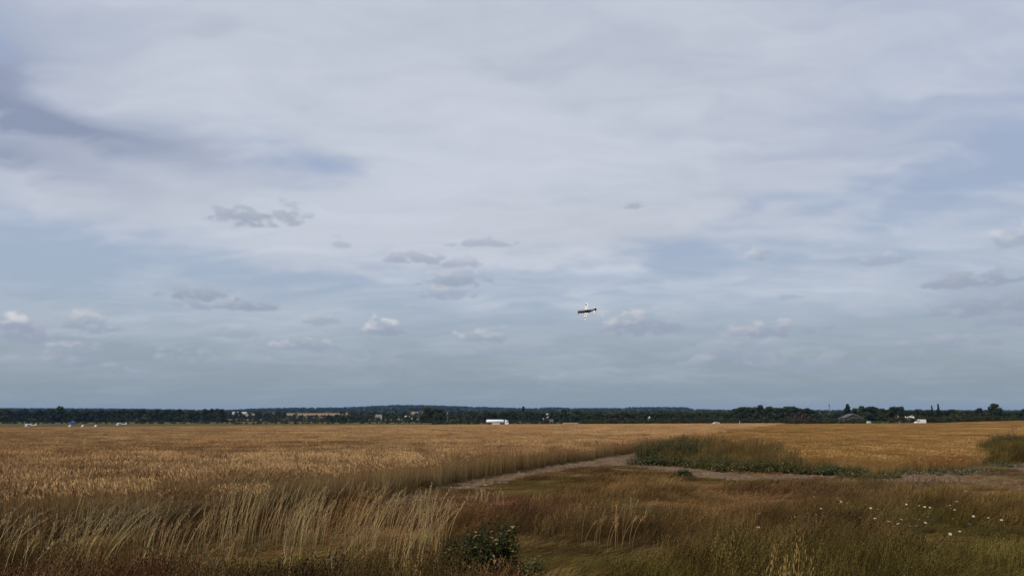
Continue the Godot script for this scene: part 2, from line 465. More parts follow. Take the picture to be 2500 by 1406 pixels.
# a leafy weed of several upright stems
func weed(called: String, label: String, category: String, at: Vector2, tall: float, spread: float, stem_count: int, leaf_len: float, green: Color, sd: int, dry := 0.0, group := "") -> Node3D:
	rng.seed = sd
	var o := thing(called, label, category, on_land(at.x, at.y), 0.0, group)
	var stems := Buf.new(); var leaves := Buf.new()
	for k in stem_count:
		var a := rnd(0, TAU); var rad := sqrt(rnd(0, 1)) * spread
		var root := Vector3(cos(a) * rad, 0, sin(a) * rad * 0.8)
		var h := tall * rnd(0.5, 1.0) * (1.0 - 0.35 * rad / spread)
		var way := Vector3(cos(a) * 0.12 + 0.12, 0, sin(a) * 0.12) * h
		stems.tube(root, root + Vector3.UP * h * 0.55 + way * 0.3, 0.005, 0.004, 4, Color(0.07, 0.06, 0.03), false)
		stems.tube(root + Vector3.UP * h * 0.55 + way * 0.3, root + Vector3.UP * h + way, 0.004, 0.002, 4, Color(0.06, 0.065, 0.025), false)
		var n := int(h * 30.0) + 5
		for j in n:
			var t := 0.12 + 0.9 * j / n
			var p := root + Vector3.UP * h * t + way * t * t
			var b := j * 2.4 + rnd(-0.4, 0.4)
			var out := Vector3(cos(b), rnd(-0.35, 0.6), sin(b)).normalized()
			var l := leaf_len * rnd(0.6, 1.15) * (1.1 - 0.5 * t)
			var across := out.cross(Vector3.UP).normalized() * l * rnd(0.17, 0.28)
			var col := tone(green, rnd(0.6, 1.35))
			if rnd(0, 1) < dry: col = Color(0.22, 0.165, 0.085)
			var m := p + out * l * 0.45 + Vector3.UP * l * 0.08; var e := p + out * l + Vector3.DOWN * l * rnd(0.05, 0.4)
			leaves.tri(p, m + across, m - across * 0.1 + Vector3.DOWN * l * 0.04, col); leaves.tri(p, m - across, m - across * 0.1 + Vector3.DOWN * l * 0.04, col)
			leaves.tri(e, m + across, m - across * 0.1 + Vector3.DOWN * l * 0.04, col); leaves.tri(e, m - across, m - across * 0.1 + Vector3.DOWN * l * 0.04, col)
		if tall > 0.5:
			for j in 7: ear(leaves, root + Vector3.UP * h * (0.94 + j * 0.02) + way, Vector3(rnd(-1, 1), 1, rnd(-1, 1)).normalized(), 0.03, 0.006, tone(green.lerp(Color(0.12, 0.09, 0.05), 0.4), rnd(0.7, 1.2)))
	part("stems", stems.mesh(), leaf_m, o).set_meta("kind", "stuff")
	part("leaves", leaves.mesh(), leaf_m, o).set_meta("kind", "stuff")
	return o

func daisy() -> ArrayMesh:
	var b := Buf.new()
	for k in 13:
		var a := TAU * k / 13.0
		var d := Vector3(cos(a), 0, sin(a)); var s := Vector3(-sin(a), 0, cos(a)) * 0.0055
		b.tri(d * 0.006, d * 0.017 + s + Vector3.UP * 0.001, d * 0.017 - s + Vector3.UP * 0.001, Color(0.48, 0.48, 0.43))
		b.tri(d * 0.024 - Vector3.UP * 0.003, d * 0.017 + s + Vector3.UP * 0.001, d * 0.017 - s + Vector3.UP * 0.001, Color(0.48, 0.48, 0.43))
		var e := TAU * (k + 1) / 13.0
		b.tri(Vector3(0, 0.007, 0), d * 0.0075 + Vector3.UP * 0.002, Vector3(cos(e), 0, sin(e)) * 0.0075 + Vector3.UP * 0.002, Color(0.55, 0.36, 0.03), Vector3.ZERO)
	return b.mesh()

# a broadleaf crown of leaf sprays over several boughs; unit: a tree 10 m tall
func crown(sd: int, wide: float, low: float, shape: int, green: Color) -> ArrayMesh:
	rng.seed = sd
	var b := Buf.new()
	var lobes: Array = []
	if shape == 0:
		for k in 13:
			var t := fmod(k * 0.381 + 0.02, 1.0); var a := rnd(0, TAU)
			var r := wide * 0.5 * (1.0 - pow(absf(t - 0.35) * 1.25, 2.0)) * rnd(0.35, 0.8)
			lobes.append([Vector3(cos(a) * r, low + (9.0 - low) * t, sin(a) * r), rnd(1.1, 1.9) * (1.1 - 0.4 * t)])
		lobes.append([Vector3(0, 8.3, 0), 1.6])
	elif shape == 1:      # conifer or poplar: narrowing to the top
		for k in 14:
			var t := k / 13.0; var a := rnd(0, TAU)
			lobes.append([Vector3(cos(a), 0, sin(a)) * wide * 0.22 * (1.0 - t) + Vector3.UP * (low + (9.4 - low) * t), maxf(0.45, wide * 0.36 * (1.0 - t * 0.85))])
	else:      # low spreading shrub
		for k in 11:
			var a := rnd(0, TAU); var r := wide * 0.42 * sqrt(rnd(0, 1))
			lobes.append([Vector3(cos(a) * r, rnd(1.5, 7.4), sin(a) * r), rnd(1.6, 2.6)])
	for l in lobes:
		var shade := rnd(0.7, 1.35)
		for k in 100:
			var d := Vector3(rnd(-1, 1), rnd(-0.8, 1), rnd(-1, 1)).normalized()
			var p: Vector3 = l[0] + d * l[1] * rnd(0.7, 1.06) * Vector3(1.0, 0.85, 1.0)
			var f := (d + Vector3(rnd(-0.8, 0.8), rnd(-0.4, 0.8), rnd(-0.8, 0.8))).normalized()
			var u := f.cross(Vector3(rnd(-1, 1), rnd(-1, 1), rnd(-1, 1))).normalized() * rnd(0.3, 0.56); var w := f.cross(u) * rnd(0.6, 0.95)
			var col := tone(green, shade * rnd(0.75, 1.3))
			b.tri(p - u, p + w * 0.8, p + u, col); b.tri(p - u, p + u * 0.9, p - w * 0.9 + f * 0.12, col)
	return b.mesh()

func trunk_mesh(low: float) -> ArrayMesh:
	var b := Buf.new()
	var bark := Color(0.06, 0.05, 0.04)
	b.tube(Vector3(0, -0.3, 0), Vector3(0.05, low + 1.0, 0), 0.32, 0.2, 7, bark)
	b.tube(Vector3(0.05, low + 0.8, 0), Vector3(-0.1, 8.0, 0.1), 0.2, 0.05, 6, bark)
	for k in 5:
		var a := k * 2.3
		b.tube(Vector3(0, low + 0.4 + k * 0.7, 0), Vector3(cos(a) * 2.2, low + 2.0 + k * 0.9, sin(a) * 2.2), 0.1, 0.03, 5, bark)
	return b.mesh()

var straw_m: StandardMaterial3D
var leaf_m: StandardMaterial3D
var tree_m: StandardMaterial3D
var paint_m: StandardMaterial3D
var dull_m: StandardMaterial3D
var glass_m: StandardMaterial3D
var earth_m: StandardMaterial3D
var land_m: StandardMaterial3D

func _ready() -> void:
	# ---- camera, sky, sun, exposure
	var cam := Camera3D.new()
	cam.name = "camera"
	cam.position = Vector3(0, EYE, 0)
	cam.rotation_degrees = Vector3(9.265, 0, 0)
	cam.fov = 40.85
	cam.near = 0.1; cam.far = 40000.0
	add_child(cam)
	var e := Environment.new()
	e.background_mode = Environment.BG_SKY
	e.sky = make_sky()
	e.tonemap_mode = Environment.TONE_MAPPER_LINEAR
	e.tonemap_exposure = 1.0
	e.sdfgi_enabled = true; e.ssao_enabled = true; e.ssil_enabled = true
	e.fog_enabled = true
	e.fog_density = 0.00004
	e.fog_light_color = Color(0.55, 0.74, 1.0)
	var we := WorldEnvironment.new()
	we.environment = e
	we.name = "daylight"
	add_child(we)
	var sun := DirectionalLight3D.new()
	sun.name = "sun"
	add_child(sun)
	sun.look_at_from_position(Vector3(-0.52, 0.80, 0.5), Vector3.ZERO)
	sun.light_energy = 1.0
	sun.light_angular_distance = 6.0
	sun.light_color = Color(1.0, 0.95, 0.87)
	sun.shadow_enabled = true

	soft.seed = 5; soft.frequency = 0.055; soft.fractal_octaves = 3
	fine.seed = 8; fine.frequency = 0.6; fine.fractal_octaves = 3
	straw_m = paint("straw", 0.75, 0.35)
	leaf_m = paint("leaf", 0.65, 0.3)
	tree_m = paint("tree leaves", 0.75, 0.2)
	paint_m = paint("painted metal", 0.35)
	dull_m = paint("weathered surface", 0.85)
	glass_m = paint("dark glass", 0.12)
	earth_m = paint("dry earth", 1.0)
	earth_m.metallic_specular = 0.04
	land_m = paint("land", 1.0)
	land_m.metallic_specular = 0.04
	make_land()
	make_crops()
	make_verge()
	make_trees()
	make_far_things()
	make_vehicles()
	make_airfield()
	make_fighter()
	make_near_plants()

# ------------------------------------------------------------------ the setting
var wheat_area := PackedVector2Array([Vector2(-30, 2), Vector2(-17, 3), Vector2(-10.5, 8.6), Vector2(-7.3, 12.0), Vector2(-5.0, 16.4), Vector2(-3.11, 20.88), Vector2(-0.46, 29.59), Vector2(4.10, 41.68), Vector2(8.32, 51.73), Vector2(128, 372), Vector2(60, 415), Vector2(-20, 450), Vector2(-380, 455), Vector2(-380, 2)])
var barley_area := PackedVector2Array([Vector2(10.5, 57.0), Vector2(16.5, 53.0), Vector2(11.47, 31.95), Vector2(12.99, 31.42), Vector2(13.40, 28.84), Vector2(17.51, 31.39), Vector2(25.53, 41.42), Vector2(37, 50), Vector2(60, 52), Vector2(270, 240), Vector2(275, 290), Vector2(215, 372), Vector2(130, 372)])
var rank_area := PackedVector2Array([Vector2(6.60, 41.65), Vector2(6.81, 37.58), Vector2(7.08, 34.25), Vector2(8.72, 30.70), Vector2(10.36, 29.52), Vector2(11.75, 32.48), Vector2(17.5, 52), Vector2(11, 58), Vector2(9, 54)])
var rank_area_east := PackedVector2Array([Vector2(21.56, 36.72), Vector2(21.78, 35.38), Vector2(25.07, 38.14), Vector2(40, 50), Vector2(38, 57), Vector2(30, 50)])
var path_area := PackedVector2Array([Vector2(-3.44, 19.44), Vector2(-3.11, 20.88), Vector2(-0.46, 29.59), Vector2(4.10, 41.68), Vector2(8.32, 51.73), Vector2(10, 56), Vector2(8.52, 49.05), Vector2(6.54, 40.76), Vector2(7.03, 34.87), Vector2(8.79, 30.95), Vector2(10.67, 29.52), Vector2(12.91, 28.42), Vector2(16.75, 30.89), Vector2(21.78, 35.38), Vector2(25.77, 38.90), Vector2(14.59, 21.99), Vector2(12.99, 24.03), Vector2(10.79, 24.65), Vector2(8.71, 25.98), Vector2(6.37, 27.46), Vector2(6.02, 31.47), Vector2(5.10, 35.20), Vector2(3.16, 33.98), Vector2(0.75, 28.92), Vector2(-1.69, 21.93), Vector2(-2.29, 18.57)])

func inside(area: PackedVector2Array, x: float, d: float) -> bool:
	return Geometry2D.is_point_in_polygon(Vector2(x, d), area)

func land_color(x: float, d: float) -> Color:
	if d < 60.0 and d > -30.0: return Color(0.045, 0.031, 0.014)
	if d < 460.0 and d > 0.0 and x > -380.0: return Color(0.22, 0.145, 0.065)
	if d > 460.0 and d < 960.0 and x > 0.06 * d: return Color(0.045, 0.045, 0.022)
	if d > 460.0 and d < 900.0: return Color(0.095, 0.08, 0.035).lerp(Color(0.07, 0.064, 0.028), 0.5 + 0.5 * soft.get_noise_2d(x * 0.4, d * 0.4))
	return Color(0.06, 0.06, 0.028) if d < 1600.0 else Color(0.034, 0.042, 0.02)

func sheet(grid_u: Array, grid_d: Array, up: float, col: Callable, polar := true) -> ArrayMesh:
	var st := SurfaceTool.new()
	st.begin(Mesh.PRIMITIVE_TRIANGLES)
	st.set_smooth_group(0)
	var w := grid_u.size()
	for d in grid_d:
		for u in grid_u:
			var x: float = u * d if polar else u
			st.set_color((col as Callable).call(x, d))
			st.add_vertex(on_land(x, d, up))
	for j in grid_d.size() - 1:
		for i in w - 1:
			var a := j * w + i
			for k in [a, a + w, a + 1, a + 1, a + w, a + w + 1]: st.add_index(k)
	st.generate_normals()
	return st.commit()

func make_land() -> void:
	# one sheet of ground all round, out past the hills
	var st := SurfaceTool.new()
	st.begin(Mesh.PRIMITIVE_TRIANGLES)
	st.set_smooth_group(0)
	var rings: Array = [0.0, 2.0, 5.0, 8.0, 12.0, 16.0, 20.0, 26.0, 33.0, 41.0, 50.0, 65.0, 85.0, 110.0, 150.0, 200.0, 250.0, 290.0, 330.0, 380.0, 440.0, 456.0, 470.0, 560.0, 650.0, 780.0, 900.0, 1050.0, 1200.0, 1400.0, 1650.0, 1900.0, 2200.0, 2500.0, 2900.0, 3300.0, 3800.0, 4400.0, 5000.0, 5500.0, 6000.0, 7500.0, 10000.0]
	var n := 300
	for r in rings:
		for k in n:
			var a := TAU * k / n
			a = a - 0.6 * sin(a)       # closer steps ahead
			var x: float = sin(a) * r; var d: float = cos(a) * r
			st.set_color(land_color(x, d))
			st.add_vertex(on_land(x, d))
	for j in rings.size() - 1:
		for i in n:
			var a := j * n + i; var b := j * n + (i + 1) % n
			for k in [a, a + n, b, b, a + n, b + n]: st.add_index(k)
	st.generate_normals()
	struct("ground", st.commit(), land_m)
	# the bare track beside the crop
	var b := Buf.new()
	var lo := Vector2(-6, 18); var step := 0.12
	for i in int(46.0 / step):
		for j in int(42.0 / step):
			var x := lo.x + i * step; var d := lo.y + j * step
			var wob := Vector2(fine.get_noise_2d(x * 1.5, d * 1.5), fine.get_noise_2d(x * 1.5 + 50.0, d * 1.5)) * 0.9
			if not inside(path_area, x + wob.x, d + wob.y): continue
			var q: Array = []
			for o in [[0, 0], [1, 0], [1, 1], [0, 1]]:
				var px: float = x + o[0] * step; var pd: float = d + o[1] * step
				q.append(on_land(px, pd, 0.012 + 0.018 * (fine.get_noise_2d(px * 3.0, pd * 3.0) + 0.5)))
			var f := 1.0 + 0.3 * fine.get_noise_2d(x * 2.0, d * 2.0)
			b.quad(q[0], q[3], q[2], q[1], Color(0.124 * f, 0.087 * f, 0.058 * f))
	struct("path", b.mesh(), earth_m)
	# clods and stones on the track
	rng.seed = 71
	var clod := Buf.new()
	for k in 10:
		var a := TAU * k / 10.0; var c := TAU * (k + 1) / 10.0
		var r0 := 1.0 + 0.25 * sin(a * 3.0); var r1 := 1.0 + 0.25 * sin(c * 3.0)
		clod.tri(Vector3(0.1, 0.7, 0), Vector3(cos(a) * r0, 0, sin(a) * r0), Vector3(cos(c) * r1, 0, sin(c) * r1), Color(1, 1, 1), Vector3(0, -0.2, 0))
	var where: Array = []; var tint: Array = []
	while where.size() < 5200:
		var x := rnd(-6, 40); var d := rnd(18, 60)
		if not inside(path_area, x, d): continue
		var s := pow(rnd(0.0, 1.0), 3.0) * 0.07 + 0.012
		where.append(Transform3D(Basis(Vector3.UP, rnd(0, TAU)).scaled(Vector3(s, s * rnd(0.5, 1.0), s)), on_land(x, d, 0.02)))
		var f := rnd(0.6, 1.5)
		tint.append(Color(0.125 * f, 0.088 * f, 0.062 * f))
	tag(many("clods", clod.mesh(), earth_m, where, tint), "loose clods and stones scattered over the bare track", "clods")
	# the road at the far side of the crop
	var road := Buf.new()
	var line: Array = [Vector2(-160, 520), Vector2(-60, 519), Vector2(-10, 512), Vector2(40, 470), Vector2(80, 408), Vector2(110, 386), Vector2(200, 380), Vector2(300, 378)]
	for k in line.size() - 1:
		for s in 8:
			var p: Vector2 = line[k].lerp(line[k + 1], s / 8.0); var q: Vector2 = line[k].lerp(line[k + 1], (s + 1) / 8.0)
			var m: Vector2 = (line[k + 1] - line[k]).normalized().orthogonal() * 3.2
			road.quad(on_land(p.x - m.x, p.y - m.y, 0.05), on_land(q.x - m.x, q.y - m.y, 0.05), on_land(q.x + m.x, q.y + m.y, 0.05), on_land(p.x + m.x, p.y + m.y, 0.05), Color(0.06, 0.06, 0.06), Vector3(0, -1000, -450))
	struct("road", road.mesh(), dull_m)
	# pale stubble and pasture on the slopes behind
	for f in [[-0.5332, -0.3607, 905, 1150, Color(0.125, 0.098, 0.05)], [-0.4469, -0.2875, 960, 1180, Color(0.16, 0.12, 0.065)], [-0.3189, -0.1986, 1020, 1190, Color(0.17, 0.13, 0.07)], [-0.3607, -0.1986, 1780, 2650, Color(0.23, 0.155, 0.085)], [-0.2875, -0.2117, 1330, 1560, Color(0.18, 0.14, 0.08)],
			[-0.2039, -0.1516, 1080, 1190, Color(0.19, 0.155, 0.085)], [-0.1830, -0.1124, 1000, 1300, Color(0.14, 0.12, 0.06)], [-0.1490, -0.1098, 2050, 2700, Color(0.22, 0.165, 0.1)], [-0.1307, -0.0889, 1360, 1500, Color(0.19, 0.15, 0.09)], [-0.0941, -0.0183, 2050, 2560, Color(0.22, 0.18, 0.115)],
			[0.0638, 0.0910, 530, 640, Color(0.30, 0.20, 0.09)]]:
		var us: Array = []; var ds: Array = []
		for k in 15: us.append(lerpf(f[0], f[1], k / 14.0))
		for k in 9: ds.append(lerpf(f[2], f[3], k / 8.0))
		var c: Color = f[4]
		struct("stubble_field", sheet(us, ds, 0.5, func(x, d): return tone(c, 1.0 + 0.12 * soft.get_noise_2d(x * 0.1, d * 0.1))), land_m)

# ------------------------------------------------------------------ crops
func make_crops() -> void:
	var near: Array = []; var near2: Array = []
	for k in 4: near.append(wheat_patch(1.0, 280, 1.0, 100 + k))
	for k in 3: near2.append(wheat_patch(3.0, 420, 2.6, 120 + k))
	rng.seed = 77
	var where: Array = [[], [], [], [], [], [], []]; var tint: Array = [[], [], [], [], [], [], []]
	var d := 6.0
	while d < 455.0:
		var step := 0.82 if d < 75.0 else 2.5
		var x := -1.15 * d - 6.0
		while x < 0.42 * d + 6.0:
			var px := x + rnd(-0.3, 0.3) * step; var pd := d + rnd(-0.3, 0.3) * step
			x += step
			if not inside(wheat_area, px, pd): continue
			var drift := soft.get_noise_2d(px, pd); var small := fine.get_noise_2d(px * 0.6, pd * 0.6)
			var tall := 1.0 + drift * 0.13 + small * 0.10
			var across := px * 0.05 + pd          # tramlines run nearly across the view
			for line in [15.2, 26.5, 41.0, 64.0, 98.0, 150.0]:
				if absf(across - line) < 0.5 + line * 0.006: tall *= 0.72
			var k := rng.randi() % 4 if d < 75.0 else 4 + rng.randi() % 3
			where[k].append(Transform3D(Basis(Vector3.UP, rnd(-0.6, 0.6) + (PI if rng.randi() % 3 == 0 else 0.0)).scaled(Vector3(1, tall, 1)), on_land(px, pd)))
			var f := 1.0 + drift * 0.22 + small * 0.12
			var warm := soft.get_noise_2d(px * 0.7 + 300.0, pd * 0.7)
			tint[k].append(Color(f, f * (1.0 + warm * 0.08), f * (1.0 + warm * 0.15)))
		d += step
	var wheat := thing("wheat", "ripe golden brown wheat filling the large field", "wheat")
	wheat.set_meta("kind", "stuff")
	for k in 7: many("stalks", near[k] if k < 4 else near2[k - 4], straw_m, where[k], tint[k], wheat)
	# the paler, softer barley
	var bm: Array = []
	for k in 3: bm.append(barley_patch(1.0, 330, 1.2, 140 + k))
	for k in 3: bm.append(barley_patch(3.0, 520, 3.2, 150 + k))
	where = [[], [], [], [], [], []]; tint = [[], [], [], [], [], []]
	rng.seed = 78
	d = 26.0
	while d < 372.0:
		var step := 0.8 if d < 90.0 else 2.4
		var x := 0.1 * d - 4.0
		while x < 0.95 * d + 6.0:
			var px := x + rnd(-0.3, 0.3) * step; var pd := d + rnd(-0.3, 0.3) * step
			x += step
			if not inside(barley_area, px, pd): continue
			var drift := soft.get_noise_2d(px * 0.8 + 90.0, pd * 0.8); var small := fine.get_noise_2d(px * 0.5 + 30.0, pd * 0.5)
			var lodged := smoothstep(0.12, 0.4, soft.get_noise_2d(px * 0.6 - 200.0, pd * 0.35 + 40.0))
			var k := rng.randi() % 3 if d < 90.0 else 3 + rng.randi() % 3
			where[k].append(Transform3D(Basis(Vector3.UP, rnd(-0.7, 0.7)).scaled(Vector3(1, 1.0 + drift * 0.2 + small * 0.12 - lodged * 0.3, 1)), on_land(px, pd)))
			var f := 1.0 + drift * 0.16 + small * 0.08
			tint[k].append(Color(f, f, f).lerp(Color(0.62, 0.45, 0.42), lodged * 0.8))
		d += step
	var barley := thing("barley", "paler soft barley in the field beyond the bare track", "barley")
	barley.set_meta("kind", "stuff")
	for k in 6: many("stalks", bm[k], straw_m, where[k], tint[k], barley)

# ------------------------------------------------------------------ the rough verge
# places where one colour of grass takes over: east, distance, radius, colour, amount
const RED := Color(0.165, 0.07, 0.04)
const TAN := Color(0.225, 0.135, 0.052)
const GREEN := Color(0.082, 0.072, 0.016)
const PALE := Color(0.27, 0.18, 0.075)
const DUN := Color(0.105, 0.068, 0.03)

func make_verge() -> void:
	var meshes: Array = []
	for k in 9: meshes.append(tuft(k / 3, 200 + k))
	var hints: Array = [[Vector2(-1.00, 19.43), 2.2, RED, 0.9], [Vector2(0.73, 14.27), 1.3, RED, 0.7], [Vector2(1.19, 13.69), 1.0, PALE, 0.6], [Vector2(4.44, 15.24), 2.2, RED, 0.7], [Vector2(3.35, 13.15), 1.2, TAN, 0.8], [Vector2(1.27, 10.03), 2.0, GREEN, 0.8], [Vector2(0.45, 11.01), 1.2, GREEN, 0.7], [Vector2(5.26, 9.90), 3.0, GREEN, 0.9], [Vector2(8.17, 13.14), 2.6, GREEN, 0.8],
		[Vector2(5.61, 14.26), 1.6, GREEN, 0.75], [Vector2(7.79, 15.23), 2.0, GREEN, 0.7], [Vector2(1.59, 17.21), 2.0, TAN, 0.6], [Vector2(4.57, 19.76), 2.2, TAN, 0.6], [Vector2(6.05, 18.14), 2.0, RED, 0.4], [Vector2(9.63, 16.35), 2.2, TAN, 0.5], [Vector2(5.54, 12.65), 1.1, RED, 0.5], [Vector2(2.76, 16.36), 1.5, GREEN, 0.75], [Vector2(1.17, 22.68), 2.2, GREEN, 0.6], [Vector2(2.57, 22.67), 2.4, TAN, 0.7], [Vector2(4.96, 24.06), 2.5, TAN, 0.7], [Vector2(1.93, 12.20), 1.4, DUN, 0.8], [Vector2(3.76, 11.38), 1.8, DUN, 0.8],
		[Vector2(5.10, 13.68), 1.5, DUN, 0.7], [Vector2(10.64, 19.74), 3.0, DUN, 0.5], [Vector2(12.98, 21.40), 3.0, TAN, 0.7], [Vector2(8.49, 22.01), 3.0, DUN, 0.55], [Vector2(-5.77, 10.35), 1.4, GREEN, 0.75], [Vector2(-2.76, 9.90), 1.5, GREEN, 0.8], [Vector2(-5.16, 12.21), 1.6, DUN, 0.7], [Vector2(-8.25, 14.29), 2.0, DUN, 0.6], [Vector2(-3.29, 13.70), 1.6, RED, 0.55], [Vector2(-5.14, 10.67), 1.4, TAN, 0.6],
		[Vector2(11.23, 42.51), 3.2, GREEN, 0.7], [Vector2(15.84, 50.89), 4.0, DUN, 0.6], [Vector2(8.11, 34.86), 3.0, GREEN, 0.6], [Vector2(0.00, 24.85), 1.6, GREEN, 0.6]]
	var where: Array = []; var tint: Array = []
	for k in 9:
		where.append([]); tint.append([])
	rng.seed = 301
	var n := 0
	for tries in 125000:
		var d := sqrt(rnd(1.5 * 1.5, 58.0 * 58.0)); var x := rnd(-1.0, 1.0) * (0.86 * d + 2.5)
		if rnd(0, 1) > clampf(22.0 / d, 0.45, 1.0) and not inside(rank_area, x, d) and not inside(rank_area_east, x, d): continue
		if inside(wheat_area, x + 0.1, d - 0.1) or (inside(barley_area, x, d) and not inside(rank_area_east, x, d)): continue
		if x < -8.0 and d > 0.5 and inside(wheat_area, x, d): continue
		var on_path := inside(path_area, x + fine.get_noise_2d(x, d) * 0.8, d + fine.get_noise_2d(x, d + 40.0) * 0.8)
		if on_path and rnd(0, 1) > (0.3 if x < 1.5 else 0.03 if x < 8.5 or x > 21.0 else 0.5 + 0.5 * fine.get_noise_2d(x * 0.7 + 12.0, d * 0.7)): continue
		var drift := soft.get_noise_2d(x * 3.2, d * 3.2); var small := fine.get_noise_2d(x * 0.7 + 12.0, d * 0.7)
		var c := TAN.lerp(DUN, clampf(0.5 + drift * 1.3, 0, 1))
		c = c.lerp(RED, clampf(soft.get_noise_2d(x * 4.0 + 50.0, d * 3.0) * 1.6, 0, 0.8))
		c = c.lerp(GREEN, clampf(soft.get_noise_2d(x * 3.0 - 150.0, d * 4.0) * 1.6 - 0.12, 0, 0.8))
		c = c.lerp(PALE, clampf(small * 0.9 - 0.1, 0, 0.5))
		for q in hints:
			var r: float = Vector2(x, d).distance_to(q[0]) / q[1]
			if r < 1.6: c = c.lerp(q[2], q[3] * exp(-r * r * 1.4))
		c = tone(c, minf(rnd(0.7, 1.45) + 0.5 * small, 1.5))
		var greenish := c.g > c.r * 0.85
		var kind := 0 if greenish and rnd(0, 1) < 0.75 else (1 if rnd(0, 1) < 0.26 + drift else 2)
		var tall := 0.78 + small * 0.6 + drift * 0.9 + rnd(-0.2, 0.2)
		if on_path: tall *= 0.4
		var ragged := Vector2(fine.get_noise_2d(x * 0.8, d * 0.8 + 9.0), fine.get_noise_2d(x * 0.8 + 33.0, d * 0.8)) * 1.6
		var rank := inside(rank_area, x + ragged.x, d + ragged.y) or inside(rank_area_east, x + ragged.x, d + ragged.y)
		if rank and x < 10.6 and rnd(0, 1) < 0.6: continue
		if rank and x < 20.0 and rnd(0, 1) < 0.25 + clampf((x - 12.0) * 0.1, 0.0, 0.55): continue
		if rank:        # tall rank growth beyond the bend of the track
			tall = rnd(0.5, 1.9) * (1.0 + 0.9 * drift + 0.7 * small)
			kind = 1 if rnd(0, 1) < 0.75 else 0
			c = tone(Color(0.20, 0.145, 0.055).lerp(Color(0.22, 0.13, 0.06), clampf(small + 0.4, 0, 1)).lerp(GREEN, clampf(rnd(0, 0.7) - (x - 11.0) * 0.06, 0, 0.8) if x < 20.0 else rnd(0.4, 1.0)), rnd(0.65, 1.3))
		if not rank:
			tall *= lerpf(0.92, 0.62, smoothstep(12.0, 20.0, d))
			for o in [Vector2(1.6, 0), Vector2(-1.6, 0), Vector2(0, 1.8), Vector2(0, 3.4), Vector2(-2.4, 2.4)]:
				if inside(path_area, x + o.x, d + o.y):
					tall *= 0.5
					break
		if Vector2(x, d).distance_to(Vector2(-0.5, 9.6)) < 0.75 and rnd(0, 1) < 0.8: continue
		var s := (1.1 if d < 20.0 else 1.45) * (1.0 if rnd(0, 1) < 0.75 else rnd(1.2, 1.7))
		if rnd(0, 1) < 0.1: tall *= rnd(1.15, 1.5)
		var k := kind * 3 + rng.randi() % 3
		where[k].append(Transform3D(Basis(Vector3.UP, rnd(-0.8, 0.8)).scaled(Vector3(s, clampf(tall, 0.3, 2.6), s)), on_land(x, d, -0.01)))
		tint[k].append(c)
		n += 1
	var g := thing("grass", "rough brown, red and green meadow grass on the verge", "grass")
	g.set_meta("kind", "stuff")
	for k in 9: many("tufts", meshes[k], straw_m, where[k], tint[k], g)

# ------------------------------------------------------------------ trees, woods and hedges
const NTH: Array = ["first", "second", "third", "fourth", "fifth", "sixth", "seventh", "eighth", "ninth", "tenth", "eleventh", "twelfth", "thirteenth", "fourteenth", "fifteenth", "sixteenth", "seventeenth", "eighteenth", "nineteenth", "twentieth", "twenty-first", "twenty-second", "twenty-third", "twenty-fourth"]

